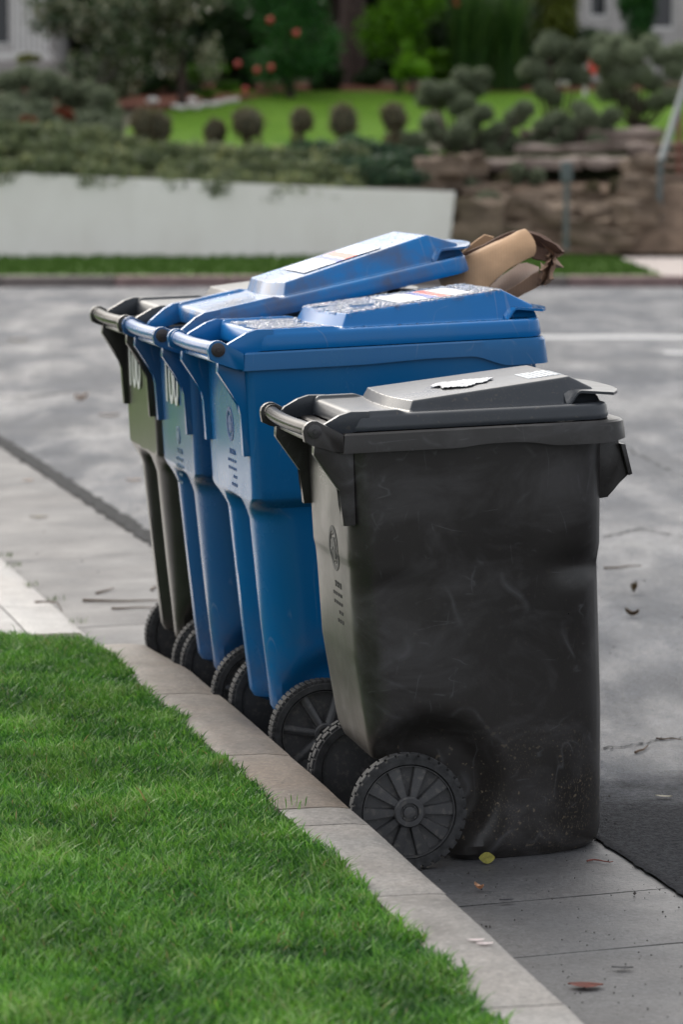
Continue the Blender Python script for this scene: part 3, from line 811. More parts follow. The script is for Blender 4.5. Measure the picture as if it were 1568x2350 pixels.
    for side in (0, 1):
        gg = []
        for j in range(ny + 1):
            t = 2 * j / ny - 1; row = []
            for i in range(nx + 1):
                q = i / nx
                x = xa + (xt - 0.042 * abs(t) ** 3.0 - xa) * q
                z = dk + 0.030 - 0.010 * q - 0.030 * (1 - sstep(0.0, 0.30, q)) * sstep(0.80, 0.97, abs(t)) - side * (0.005 + 0.001 * q)
                row.append(bm.verts.new((x, t * lw, z)))
            gg.append(row)
        grid.append(gg)
    for side, gg in enumerate(grid):
        for j in range(ny):
            for i in range(nx):
                f_ = (gg[j][i], gg[j][i + 1], gg[j + 1][i + 1], gg[j + 1][i])
                bm.faces.new(f_ if side else f_[::-1])
    a, b = grid
    for j in range(ny): bm.faces.new((a[j][nx], a[j + 1][nx], b[j + 1][nx], b[j][nx])); bm.faces.new((a[j][0], b[j][0], b[j + 1][0], a[j + 1][0]))
    for i in range(nx): bm.faces.new((a[0][i], a[0][i + 1], b[0][i + 1], b[0][i])); bm.faces.new((a[ny][i], b[ny][i], b[ny][i + 1], a[ny][i + 1]))
    sub('pull_lip', bm, m, True, 50)
    bm = prism([(xa + 0.02, dk - 0.006), (xa + 0.02, dk + 0.016), (S['lx1'] - 0.016, dk + 0.012), (S['lx1'] - 0.016, dk - 0.01)], -0.12, 0.12, 0.002)
    sub('lip_support', bm, m)
    return o
def make_wheel(S, side, root, style):
    """wheel > tyre, spokes, hub, cap; side is the sign of y on which it sits"""
    r, wd, T = S['wr'], S['ww'], S['T']
    wroot = bpy.data.objects.new('wheel', None); COL.objects.link(wroot); wroot.parent = root
    wroot.location = (0, side * T, r); wroot.empty_display_size = 0.05
    s = side
    def lathe(prof, seg=64):
        bm = bmesh.new(); rings = []
        for (rad, y) in prof:
            rings.append([bm.verts.new((rad * math.cos(2 * math.pi * k / seg), s * y, rad * math.sin(2 * math.pi * k / seg))) for k in range(seg)])
        for a, b in zip(rings, rings[1:]):
            for k in range(seg): bm.faces.new((a[k], a[(k + 1) % seg], b[(k + 1) % seg], b[k]))
        return bm, rings
    rt = r - (0.006 if style == 'A' else 0.005)
    bm, rings = lathe([(r * 0.815, -0.006), (r * 0.825, -0.0005), ((rt - 0.001) if style == 'A' else r * 0.93, -0.0005), (rt, -0.002 if style == 'A' else -0.006), (rt, -wd + 0.005), (r * 0.93, -wd), (r * 0.80, -wd), (r * 0.79, -0.02), (r * 0.80, -0.006)])
    bmesh.ops.recalc_face_normals(bm, faces=bm.faces)
    nl = 32 if style == 'A' else 60
    for k in range(nl):                                 # tread lugs, wrapping from sidewall on to the tread
        a = 2 * math.pi * (k + 0.5) / nl
        rot = Matrix.Rotation(-a, 3, 'Y')
        lug = 0.011 if style == 'A' else 0.0105
        if style == 'A':
            pw = 2 * math.pi * r / nl
            c = rot @ Vector((r - 0.0055, 0, 0)); box_bm(bm, (c.x, s * (-wd * 0.20), c.z), (0.0105, wd * 0.40, pw * 0.74), rot, 0.0008)
            rot2 = Matrix.Rotation(-(a + math.pi / nl * 0.9), 3, 'Y')
            c = rot2 @ Vector((r - 0.0065, 0, 0)); box_bm(bm, (c.x, s * (-wd * 0.68), c.z), (0.0088, wd * 0.50, pw * 0.80), rot2, 0.0008)
        else:
            c = rot @ Vector((rt + 0.0005, 0, 0)); box_bm(bm, (c.x, s * (-wd * 0.5), c.z), (0.009, wd * 0.90, lug), rot, 0.001)
    from_bm('tyre', bm, M_tyre, wroot, True, 30)
    # dished web
    bm, rings = lathe([(r * 0.80, -0.004), (r * 0.785, -0.004), (r * 0.77, -0.018), (0.030, -0.020), (0.004, -0.020)])
    bm.faces.new(rings[-1][::-1])
    bm2, r2 = lathe([(r * 0.80, -wd + 0.004), (r * 0.77, -wd + 0.012), (0.030, -wd + 0.008), (0.004, -wd + 0.008)])
    me_tmp = bpy.data.meshes.new('t'); r2b = bm2.faces.new(r2[-1]); bm2.to_mesh(me_tmp); bm2.free(); bm.from_mesh(me_tmp); bpy.data.meshes.remove(me_tmp)
    from_bm('wheel_web', bm, M_wheel, wroot, True, 30)
    n = S['spokes']
    me = None
    for k in range(n):
        a = 2 * math.pi * (k + (0.0 if style == 'A' else 0.3)) / n
        if me is None:
            bm = bmesh.new()
            w0, w1 = (0.0075, 0.0165) if style == 'A' else (0.010, 0.0125)
            ra, rb_ = 0.026, r * 0.785
            hi, ho = -0.004, (-0.009 if style == 'A' else -0.016)
            vs = []
            for (rad, ww_, hh) in ((ra, w0, hi), ((ra + rb_) / 2, (w0 + w1) / 2, (hi + ho) / 2), (rb_, w1, ho)):
                cr_ = 0.30 if style == 'A' else 0.25
                vs.append([bm.verts.new((rad, s * -0.021, -ww_)), bm.verts.new((rad, s * hh, -ww_ * 0.82)), bm.verts.new((rad, s * (hh + (0.0 if style == 'A' else 0.004)), 0)), bm.verts.new((rad, s * hh, ww_ * 0.82)), bm.verts.new((rad, s * -0.021, ww_))])
            for p, q in zip(vs, vs[1:]):
                for i in range(4): bm.faces.new((p[i], p[i + 1], q[i + 1], q[i]))
            bm.faces.new(vs[0]); bm.faces.new(vs[-1][::-1])
            bmesh.ops.bevel(bm, geom=[e for e in bm.edges], offset=0.0012, segments=2, affect='EDGES')
            sp = from_bm('spoke', bm, M_wheel, wroot, True, 40); me = sp.data
        else:
            sp = mesh_obj('spoke', me, wroot)
        sp.rotation_euler = (0, -a, 0)
    hr = 0.033 if style == 'A' else 0.027
    bm, rings = lathe([(hr, -0.02), (hr, -0.001), (hr - 0.003, 0.003), (hr * 0.62, 0.003), (hr * 0.56, -0.004), (hr * 0.40, -0.004), (hr * 0.38, 0.002), (0.003, 0.003)], 40)
    bm.faces.new(rings[-1][::-1])
    for k in range(4):
        a = math.pi / 2 * k + math.pi / 4
        box_bm(bm, (hr * 0.48 * math.cos(a), s * -0.001, hr * 0.48 * math.sin(a)), (0.0035, 0.006, 0.004), Matrix.Rotation(-a, 3, 'Y'))
    from_bm('hub', bm, M_wheel, wroot, True, 30)
    return wroot

def make_bin(kind, base, phi, tilt, mats, label, group, lid_open=0.0):
    S = SPEC[kind]
    body_m, lid_m, bar_m, knob_m = mats
    root = empty('wheeled_bin', base, label, 'trash bin', group)
    root.rotation_euler = Matrix(((math.cos(phi), -math.sin(phi), 0), (math.sin(phi), math.cos(phi), 0), (0, 0, 1))).to_4x4().to_3x3().to_euler()
    root.rotation_euler = (Matrix.Rotation(phi, 3, 'Z') @ Matrix.Rotation(-tilt, 3, 'Y')).to_euler()
    make_body(kind, S, body_m, root)
    make_rim(kind, S, body_m, root)
    kx, kz = S['knob']; hw = S['rhw']
    # brackets carrying the handle bar, one each side
    for s in (-1, 1):
        pr = [(S['rxb'] + 0.004, S['rz1'] - 0.001)] + [(kx + 0.024 * math.cos(R(a)), kz + 0.022 * math.sin(R(a))) for a in (75, 100, 125, 150, 175, 195)] + \
             [(kx - 0.021, kz - 0.022), (kx - 0.005, kz - 0.030), (S['rxb'] - 0.018, S['rz0'] + 0.006), (S['rxb'] + 0.004, S['rz0'] + 0.001)]
        yy = s * (hw - 0.0105)
        from_bm('handle_bracket', prism(pr, yy - 0.0100, yy + 0.0100, 0.0025), body_m, root, True, 35)
        bm = tube([(kx, s * (hw - 0.002), kz), (kx, s * (hw + 0.004), kz), (kx, s * (hw + 0.006), kz)], [S['kr'], S['kr'], S['kr'] * 0.8], 24)
        box = tube([(kx, s * (hw + 0.004), kz), (kx, s * (hw + 0.0085), kz)], [S['kr'] * 0.35, S['kr'] * 0.3], 12)
        tmp = bpy.data.meshes.new('t'); box.to_mesh(tmp); box.free(); bm.from_mesh(tmp); bpy.data.meshes.remove(tmp)
        from_bm('hinge_pin', bm, knob_m, root, True, 35)
        # gusset under each end of the handle
        gz = S['gz']; z1 = S['rz0'] + 0.004
        xw = (-0.101 if kind == 'A' else -0.150)
        gy = s * (S['rhw'] - 0.042)
        pr = [(xw + 0.010, z1), (kx + 0.004, z1 + 0.018), (kx + 0.002, z1 - 0.006), (xw - 0.021, z1 - 0.085), (xw - 0.019, gz + 0.10), (xw - 0.016, gz), (xw + 0.010, gz)]
        from_bm('gusset', prism(pr, gy - 0.014, gy + 0.014, 0.003), body_m, root, True, 35)
    # handle bar, bowed slightly outwards, with collars
    pts = []
    for i in range(25):
        t = 2 * i / 24 - 1
        pts.append((kx - 0.012 * (1 - t * t), t * (hw - 0.020), kz + 0.000))
    from_bm('handle_bar', tube(pts, S['bar'], 20), bar_m, root, True, 50)
    for s in (-1, 1):
        for q in (0.026, 0.036):
            from_bm('handle_collar', tube([(kx, s * (hw - q), kz), (kx, s * (hw - q - 0.006), kz)], S['bar'] + 0.003, 20), body_m, root, True, 40)
    # web plate between handle and body
    zb = S['rz0']
    from_bm('handle_shelf', prism([(S['rxb'] + 0.006, zb + 0.010), (kx + 0.012, zb + 0.024), (kx + 0.010, zb + 0.016), (S['rxb'] + 0.006, zb + 0.002)], -hw + 0.022, hw - 0.022, 0.001), body_m, root, True)
    # lifting bracket on the street side
    xf = SPEC[kind]['rxf']
    if kind == 'A':
        pr = [(0.452, 0.895), (0.497, 0.893), (0.506, 0.84), (0.519, 0.802), (0.480, 0.772), (0.474, 0.757), (0.452, 0.755)]
    else:
        pr = [(0.548, 1.0), (0.572, 1.0), (0.578, 0.94), (0.586, 0.88), (0.560, 0.85), (0.550, 0.84)]
    from_bm('lift_bracket', prism(pr, -0.175, 0.175, 0.004), body_m, root, True, 35)
    if kind == 'A':
        from_bm('bracket_bar', prism([(0.500, 0.872), (0.510, 0.870), (0.524, 0.806), (0.516, 0.803)], -0.19, 0.155, 0.001), body_m, root, True, 35)
    # axle
    from_bm('axle', tube([(0, -S['T'] + 0.01, S['wr']), (0, S['T'] - 0.01, S['wr'])], 0.010, 14), M_knob, root, True)
    for s in (-1, 1): make_wheel(S, s, root, kind)
    lid = make_lid(kind, S, lid_m, root, (kx + 0.04, S['rz1'] + 0.006))
    lid.rotation_euler = (0, -lid_open, 0)
    return root, lid, S

def lid_decal(S, lid, name, outline, m, lift=0.0012, crumple=0.0, res=26, label=None):
    """thin sheet lying on the crown; outline in lid (x, y), grid filled"""
    piv = (S['knob'][0] + 0.04, S['rz1'] + 0.006)
    xs = [p[0] for p in outline]; ys = [p[1] for p in outline]
    x0, x1, y0, y1 = min(xs), max(xs), min(ys), max(ys)
    def inside(x, y):
        c = False; j = len(outline) - 1
        for i in range(len(outline)):
            xi, yi = outline[i]; xj, yj = outline[j]
            if (yi > y) != (yj > y) and x < (xj - xi) * (y - yi) / (yj - yi) + xi: c = not c
            j = i
        return c
    bm = bmesh.new(); vs = {}
    def V(i, j):
        if (i, j) not in vs:
            x = x0 + (x1 - x0) * i / res; y = y0 + (y1 - y0) * j / res
            z = S['deck'] + crown_h(S, x, y) + lift
            if crumple: z += crumple * (0.5 + 0.5 * noise.noise(Vector((x * 60, y * 60, 1)))) + crumple * 0.4 * noise.noise(Vector((x * 170, y * 90, 1)))
            vs[(i, j)] = bm.verts.new((x - piv[0], y, z - piv[1]))
        return vs[(i, j)]
    for i in range(res):
        for j in range(res):
            if inside(x0 + (x1 - x0) * (i + .5) / res, y0 + (y1 - y0) * (j + .5) / res):
                bm.faces.new((V(i, j), V(i + 1, j), V(i + 1, j + 1), V(i, j + 1)))
    r = bmesh.ops.extrude_face_region(bm, geom=list(bm.faces))
    for e in r['geom']:
        if isinstance(e, bmesh.types.BMVert): e.co.z += 0.0009
    o = from_bm(name, bm, m, lid, True, 40)
    if label: o['label'] = label
    return o
def back_mesh(name, polys, xf, m, root, label=None, t=0.0012):
    """flat print on the rear wall: polys are lists of (y, z); xf(z) is the wall's x"""
    bm = bmesh.new()
    for pl in polys:
        a = [bm.verts.new((xf(z) - t, y, z)) for y, z in pl]
        b = [bm.verts.new((xf(z) + 0.0006, y, z)) for y, z in pl]
        bm.faces.new(a); bm.faces.new(b[::-1])
        n = len(pl)
        for i in range(n): bm.faces.new((a[i], b[i], b[(i + 1) % n], a[(i + 1) % n]))
    o = from_bm(name, bm, m, root)
    if label: o['label'] = label
    return o
def rect(y0, z0, y1, z1): return [(y0, z0), (y1, z0), (y1, z1), (y0, z1)]
def annulus(cy, cz, r0, r1, n=28):
    out = []
    for k in range(n):
        a0, a1 = 2 * math.pi * k / n, 2 * math.pi * (k + 1) / n
        out.append([(cy + r0 * math.cos(a0), cz + r0 * math.sin(a0)), (cy + r1 * math.cos(a0), cz + r1 * math.sin(a0)), (cy + r1 * math.cos(a1), cz + r1 * math.sin(a1)), (cy + r0 * math.cos(a1), cz + r0 * math.sin(a1))])
    return out
def emblem(root, cy, cz, xf, m, sc_=1.0, seed=1):
    rnd = random.Random(seed)
    P = annulus(cy, cz, 0.040 * sc_, 0.052 * sc_) + annulus(cy, cz, 0.004 * sc_, 0.026 * sc_)
    for k in range(9):
        a = 2 * math.pi * k / 9
        P.append([(cy + (0.029 * sc_) * math.cos(a), cz + (0.029 * sc_) * math.sin(a)), (cy + (0.036 * sc_) * math.cos(a + .15), cz + (0.036 * sc_) * math.sin(a + .15)), (cy + (0.036 * sc_) * math.cos(a + .35), cz + (0.036 * sc_) * math.sin(a + .35))])
    back_mesh('printed_seal', P, xf, m, root)
    P = []
    z = cz - 0.075 * sc_
    for row, (n, h) in enumerate(((7, 0.013), (9, 0.007), (8, 0.007), (5, 0.007), (6, 0.008))):
        y = cy - 0.045
        n = max(2, n // 2)
        for k in range(n):
            wdt = rnd.uniform(0.010, 0.018)
            P.append(rect(y, z - h, y + 0.003, z)); P.append(rect(y + wdt - 0.004, z - h, y + wdt - 0.001, z))
            if rnd.random() < 0.7: P.append(rect(y + 0.003, z - h * 0.6, y + wdt - 0.004, z - h * 0.42))
            y += wdt + 0.012
        z -= h + 0.012
    back_mesh('printed_lettering', P, xf, m, root)
def text_mesh(body, size):
    cu = bpy.data.curves.new('t', 'FONT'); cu.body = body; cu.size = size; cu.align_x = 'CENTER'; cu.extrude = 0.0006; cu.offset = 0.003 * size / 0.15
    o = bpy.data.objects.new('t', cu); COL.objects.link(o)
    dg = bpy.context.evaluated_depsgraph_get()
    me = bpy.data.meshes.new_from_object(o.evaluated_get(dg))
    bpy.data.objects.remove(o)
    return me
def stencil(root, body, cy, cz, x, size, wscale):
    me = text_mesh(body, size); me.materials.clear(); me.materials.append(M_white_print)
    o = mesh_obj('stencilled_number', me, root)
    # text x axis -> local -y (read from behind the bin), text y axis -> local z
    o.matrix_local = Matrix.Translation((x, cy, cz)) @ Matrix(((0, 0, -1, 0), (-1, 0, 0, 0), (0, 1, 0, 0), (0, 0, 0, 1))) @ Matrix.Diagonal((wscale, 1, 1, 1))
    return o

black = (M_black, M_blacklid, M_bar_black, M_knob)
dull = (M_dull, M_blacklid, M_bar_black, M_knob)
blue1 = (M_blue, M_bluewet, M_bar_blue, M_knobb)
M_bluefaded = blue_plastic('faded_blue_cart_plastic', (0.012, 0.075, 0.20))
blue2 = (M_bluefaded, M_bluelid, M_bar_blue, M_knobb)
G = 'wheeled bins standing in a row against the kerb'
binA, lidA, SA = make_bin('A', (0.098, 7.222, 0.006), R(11), R(2.0), black, 'scuffed black wheeled bin nearest the camera with a silver paper patch on its lid', G)
binB, lidB, SB = make_bin('B', (-0.094, 8.143, 0.006), R(13), R(2.2), blue1, 'blue wheeled bin with closed, water-speckled lid, behind the front black bin', G)
binC, lidC, _ = make_bin('B', (-0.250, 8.744, 0.006), R(12), R(2.2), blue2, 'blue wheeled bin whose lid is propped open by cardboard', G, R(10.1))
lidC.location.x += 0.024                               # the forced-open lid has slipped forward in its hinge
binD, lidD, _ = make_bin('B', (-0.378, 9.285, 0.008), R(12), R(2.0), dull, 'dusty black wheeled bin numbered in white, last in the row', G)
# prints and stickers
emblem(binA, -0.04, 0.665, lambda z: interp(z, [0.45, 0.64, 0.66, 0.9], [-0.092, -0.098, -0.102, -0.104]), M_dark_print, 0.95, 1)
emblem(binB, -0.03, 0.86, lambda z: interp(z, [0.69, 1.02], [-0.150, -0.156]), M_blue_print, 0.8, 2)
stencil(binC, '100', 0.03, 0.862, -0.1575, 0.150, 1.0)
stencil(binD, '100', 0.06, 0.862, -0.1575, 0.150, 1.0)
emblem(binC, -0.02, 0.78, lambda z: -0.1525, M_fade_print, 0.45, 3)
rag = []
for k in range(30):
    a = 2 * math.pi * k / 30
    rr_ = 1 + 0.16 * math.sin(3 * a + 1) + 0.10 * math.sin(7 * a)
    rag.append((0.190 + 0.062 * rr_ * math.cos(a), -0.035 + 0.070 * rr_ * math.sin(a)))
lid_decal(SA, lidA, 'torn_paper_patch', rag, M_foil, 0.0012, 0.0035, 34, 'torn silver white paper patch')
bars = []
rnd = random.Random(4)
for r_ in range(7):
    y = -0.125
    while y < 0.0:
        L_ = rnd.uniform(0.006, 0.014)
        bars.append((0.318 + r_ * 0.0115, y, 0.0085, L_)); y += L_ + rnd.uniform(0.002, 0.004)
bm = bmesh.new(); piv = (SA['knob'][0] + 0.04, SA['rz1'] + 0.006)
for (x, y, lx_, ly_) in bars:
    q = [(x, y), (x + lx_, y), (x + lx_, y + ly_), (x, y + ly_)]
    for dz in (0.0012,):
        top = [bm.verts.new((a - piv[0], b, SA['deck'] + crown_h(SA, a, b) + dz - piv[1])) for a, b in q]
        bot = [bm.verts.new((a - piv[0], b, SA['deck'] + crown_h(SA, a, b) + 0.0002 - piv[1])) for a, b in q]
        bm.faces.new(top); bm.faces.new(bot[::-1])
        for i in range(4): bm.faces.new((top[i], bot[i], bot[(i + 1) % 4], top[(i + 1) % 4]))
o = from_bm('white_printed_lettering', bm, M_label_white, lidA)
P_ = []
lid_decal(SB, lidB, 'printed_sticker', [(0.245, -0.15), (0.43, -0.15), (0.43, 0.12), (0.245, 0.12)], M_sticker_wet, 0.0012, 0.0, 20, 'wet red, white and blue sticker')
lid_decal(SB, lidC, 'printed_sticker', [(0.165, -0.155), (0.375, -0.150), (0.372, 0.13), (0.168, 0.125)], M_sticker, 0.0015, 0.0015, 26, 'white paper sticker with red and blue bands')

def water_beads(S, lid, n, seed, y1, m, rmin=0.0022, rmax=0.0058):
    piv = (S['knob'][0] + 0.04, S['rz1'] + 0.006); rg_ = random.Random(seed); V = []; Fc = []
    k = 0
    while k < n:
        x = rg_.uniform(S['lx0'] + 0.02, S['lx1'] - 0.03); y = rg_.uniform(-y1, y1)
        if noise.noise(Vector((x * 9, y * 9, seed))) < -0.25: continue
        h = crown_h(S, x, y); h2 = crown_h(S, x + 0.006, y); h3 = crown_h(S, x, y + 0.006)
        if abs(h2 - h) > 0.003 or abs(h3 - h) > 0.003: continue
        rx_ = rg_.uniform(rmin, rmax); ry_ = rx_ * rg_.uniform(0.7, 1.8); hh = min(rx_, ry_) * 0.55
        z = S['deck'] + h; i0 = len(V)
        ph = rg_.uniform(0, 6)
        for ring, (q, zz) in enumerate(((1.0, 0.0), (0.82, 0.55), (0.42, 0.92))):
            for a in range(7):
                t = 2 * math.pi * a / 7 + ph
                px_, py_ = x + rx_ * q * math.cos(t), y + ry_ * q * math.sin(t)
                V.append((px_ - piv[0], py_, S['deck'] + crown_h(S, px_, py_) * 0.5 + h * 0.5 + hh * zz - piv[1] - 0.0001))
        V.append((x - piv[0], y, z + hh - piv[1]))
        for r_ in range(2):
            for a in range(7):
                b = (a + 1) % 7
                Fc.append((i0 + r_ * 7 + a, i0 + r_ * 7 + b, i0 + r_ * 7 + 7 + b, i0 + r_ * 7 + 7 + a))
        for a in range(7): Fc.append((i0 + 14 + a, i0 + 14 + (a + 1) % 7, i0 + 21))
        k += 1
    o = build('water_beads', V, Fc, m, lid, True); o['kind'] = 'stuff'
    return o
def bead_mat():
    M = Mat('water_beads_on_blue_plastic')
    g_ = M.n('BsdfGlass', {'Color': (1, 1, 1), 'Roughness': 0.02, 'IOR': 1.33})
    M.t.links.new(g_.outputs[0], M.out.inputs['Surface'])
    return M.m
M_bead = bead_mat()
water_beads(SB, lidB, 5200, 1, 0.225, M_bead)
water_beads(SB, lidC, 260, 2, 0.225, M_bead, 0.0015, 0.003)

# ------------------------------------------------------------------ cardboard box jammed under the propped lid
def sheet(name, rows, m, parent, t=0.005, smooth=True):
    """rows of 3D points -> a sheet of corrugated board with real thickness"""
    nr, nc = len(rows), len(rows[0])
    bm = bmesh.new()
    g_ = [[bm.verts.new(Vector(p) + Vector((0, 0.006, 0.003)) * noise.noise(Vector(p) * 22) + Vector((0, 0.010, 0)) * noise.noise(Vector(p) * 9 + Vector((len(rows), 0, 0)))) for p in r] for r in rows]
    for i in range(nr - 1):
        for j in range(nc - 1): bm.faces.new((g_[i][j], g_[i][j + 1], g_[i + 1][j + 1], g_[i + 1][j]))
    bmesh.ops.recalc_face_normals(bm, faces=bm.faces)
    bmesh.ops.solidify(bm, geom=list(bm.faces), thickness=t)
    return from_bm(name, bm, m, parent, smooth, 40)
boxr = empty('cardboard_box', at(1130, 640, 8.72), 'crushed tan cardboard box sticking out from under the propped blue lid', 'cardboard box')
bl = boxr.location.copy()
def A_(x, y, Y): return at(x, y, Y) - bl
def arc_rows(p0, p1, n, prof):
    return None
# each panel is a sheet between two edges, given as picture points with real distances
def lerp_path(path, t):
    n = len(path) - 1; k = min(int(t * n), n - 1); f_ = t * n - k
    return [path[k][q] + (path[k + 1][q] - path[k][q]) * f_ for q in range(len(path[0]))]
def ruled(name, top, bot, n, cross, m, label=None, bulge=None, seed=0, jag=0.0):
    rows = []
    for i in range(n + 1):
        t = i / n; a = lerp_path(top, t); b = lerp_path(bot, t); row = []
        for q, dy in cross:
            x = a[0] + (b[0] - a[0]) * q; y = a[1] + (b[1] - a[1]) * q; Y = a[2] + (b[2] - a[2]) * q + dy
            if bulge: x += bulge(t, q)
            if jag:
                x += jag * noise.noise(Vector((t * 9, q * 4, seed))); y += jag * noise.noise(Vector((t * 9, q * 4, seed + 5)))
            row.append(A_(x, y, Y))
        rows.append(row)
    o = sheet(name, rows, m, boxr)
    if label: o['label'] = label
    return o
ruled('front_panel', [(1000, 622, 8.70), (1069, 590, 8.71), (1130, 561, 8.72), (1165, 544, 8.73), (1190, 531, 8.735), (1206, 527, 8.74)],
      [(1040, 722, 8.66), (1090, 690, 8.66), (1123, 659, 8.67), (1165, 619, 8.68), (1198, 601, 8.69), (1226, 587, 8.70)], 18,
      ((-0.03, 0.05), (0.0, 0.012), (0.05, 0.0), (0.2, -0.008), (0.4, -0.012), (0.6, -0.012), (0.8, -0.008), (0.97, 0.0), (1.0, 0.03)), M_card,
      None, lambda t, q: 14 * math.sin(math.pi * min(max(q, 0), 1)) ** 0.8 * max(0, (t - 0.86) / 0.14), jag=1.2)
ruled('inner_panel', [(1010, 608, 8.80), (1064, 583, 8.81), (1110, 560, 8.82), (1150, 540, 8.83), (1184, 529, 8.83)],
      [(1030, 650, 8.80), (1090, 620, 8.81), (1130, 600, 8.82), (1165, 580, 8.82), (1200, 560, 8.82)], 10, ((0, 0), (0.3, 0.005), (1, 0)), M_card_dark, 'dark inner panel behind the tan one', jag=1.0)
ruled('rear_flap', [(1036, 596, 8.90), (1079, 561, 8.90), (1113, 538, 8.90), (1134, 543, 8.90)], [(1040, 640, 8.90), (1080, 620, 8.90), (1115, 600, 8.90), (1140, 590, 8.90)], 9, ((0, 0), (0.5, 0.01), (1, 0)), M_card, jag=1.0)
ruled('torn_end_flap', [(1212, 529, 8.78), (1257, 543, 8.76), (1285, 564, 8.74), (1297, 579, 8.73)], [(1222, 590, 8.76), (1245, 597, 8.75), (1262, 599, 8.74), (1280, 588, 8.73)], 10,
      ((0, 0), (0.12, -0.01), (0.5, 0.015), (1, 0)), M_card_dark, 'dark brown torn end flap', jag=5, seed=3)
ruled('lower_panel', [(1105, 672, 8.86), (1150, 636, 8.86), (1199, 600, 8.86), (1238, 612, 8.84)], [(1140, 684, 8.74), (1161, 669, 8.74), (1200, 644, 8.74), (1237, 621, 8.74)], 8, ((0, 0), (0.5, 0.0), (1, 0)), M_card_dark, 'dark upper face of the lower panel', jag=1.5, seed=6)
ruled('lower_panel', [(1140, 685, 8.735), (1161, 670, 8.735), (1200, 645, 8.735), (1238, 622, 8.735)], [(1150, 706, 8.75), (1184, 684, 8.75), (1208, 672, 8.75), (1240, 656, 8.75)], 8, ((0, 0), (0.5, -0.004), (1, 0)), M_card_brown, 'brown lower edge panel', jag=1.5, seed=7)
ruled('ragged_edge', [(1262, 582, 8.74), (1256, 602, 8.73), (1240, 618, 8.73), (1236, 640, 8.74), (1234, 654, 8.75)], [(1275, 588, 8.73), (1279, 606, 8.72), (1272, 624, 8.73), (1270, 642, 8.72), (1252, 656, 8.74)], 14,
      ((0, 0), (0.25, -0.02), (0.5, 0.02), (0.75, -0.02), (1, 0.01)), M_card_brown, 'ragged torn cardboard edge', jag=7, seed=9)

# ------------------------------------------------------------------ leaves, twigs and debris on the ground
def leaf(name, px, py, z, size, col, label, cat='leaf', curl=0.12, rot=None, aspect=0.45, lift=0.004, up=0.0):
    p = on_z(px, py, z); u_, v_ = UV(p); p.z = (road_z(v_) if v_ > 1.6 else z) + lift
    bm = bmesh.new(); n = 8; rows = []
    for i in range(n + 1):
        t = i / n; w_ = size * aspect * 0.5 * math.sin(math.pi * min(t * 0.96 + 0.02, 1)) ** 0.8
        x = size * (t - 0.5); row = []
        for s in (-1, -0.5, 0, 0.5, 1):
            row.append(bm.verts.new((x, w_ * s, curl * size * ((t - 0.5) ** 2 * 1.4 + 0.35 * abs(s)) + 0.0008)))
        rows.append(row)
    for i in range(n):
        for j in range(4): bm.faces.new((rows[i][j], rows[i][j + 1], rows[i + 1][j + 1], rows[i + 1][j]))
    bmesh.ops.solidify(bm, geom=list(bm.faces), thickness=0.0006)
    m = LEAFM.get(col) or LEAFM.setdefault(col, simple('fallen_leaf_%d' % len(LEAFM), col, 0.55, 120, 0.35, 0.3, 0.001))
    o = from_bm(name, bm, m, None, True, 60)
    o.location = p; o.rotation_euler = (up, 0, random.uniform(0, 3.1) if rot is None else rot)
    return tag(o, label, cat)
LEAFM = {}
leaf('fallen_leaf', 1118, 1972, 0.02, 0.034, (0.36, 0.33, 0.06), 'curled yellow leaf leaning on the foot of the front black bin', rot=0.1, aspect=0.75, up=R(65), lift=0.012)
leaf('fallen_leaf', 1100, 2040, 0.012, 0.030, (0.62, 0.38, 0.24), 'small peach coloured curled leaf on the gutter below the front bin', rot=2.2, curl=0.6)
leaf('fallen_leaf', 1163, 2064, 0.015, 0.030, (0.03, 0.03, 0.04), 'small dark leaf on the gutter right of the peach coloured one', rot=0.2)
leaf('fallen_leaf', 1345, 2258, 0.015, 0.064, (0.17, 0.035, 0.02), 'red brown leaf lying on the gutter at the bottom of the picture', rot=-0.1, aspect=0.62, curl=0.10)
leaf('fallen_leaf', 1430, 2216, 0.02, 0.040, (0.05, 0.05, 0.055), 'dark grey leaf on the gutter right of the red brown one', rot=-0.1)
leaf('fallen_leaf', 1525, 1832, 0.03, 0.040, (0.45, 0.42, 0.33), 'pale leaf on the asphalt right of the front bin', rot=-0.3)
leaf('fallen_leaf', 1456, 1362, 0.05, 0.050, (0.10, 0.07, 0.03), 'upturned brown leaf on the road, upper of two right of the front bin', rot=1.2, curl=1.1)
leaf('fallen_leaf', 1452, 1414, 0.05, 0.050, (0.10, 0.065, 0.03), 'crumpled brown leaf on the road, lower of two right of the front bin', rot=-0.6, curl=0.7)
leaf('fallen_leaf', 88, 1190, 0.01, 0.075, (0.16, 0.13, 0.03), 'dark olive leaf on the gutter at the left edge', rot=0.2)
leaf('fallen_leaf', 64, 1108, 0.01, 0.050, (0.50, 0.28, 0.12), 'small orange leaf on the gutter above the olive one', rot=0.5)
leaf('fallen_leaf', 306, 1105, 0.03, 0.070, (0.42, 0.27, 0.15), 'pale brown leaf on the road left of the last bin', rot=0.2)
leaf('fallen_leaf', 185, 925, 0.03, 0.11, (0.33, 0.24, 0.17), 'brown leaf standing on the road left of the bins', rot=0.9, curl=0.5)
leaf('fallen_leaf', 250, 962, 0.03, 0.12, (0.30, 0.23, 0.17), 'long brown leaf flat on the road left of the last bin', rot=0.1)
leaf('fallen_leaf', 40, 783, 0.05, 0.16, (0.30, 0.26, 0.16), 'tan leaf far out on the road at the left edge', rot=0.1)
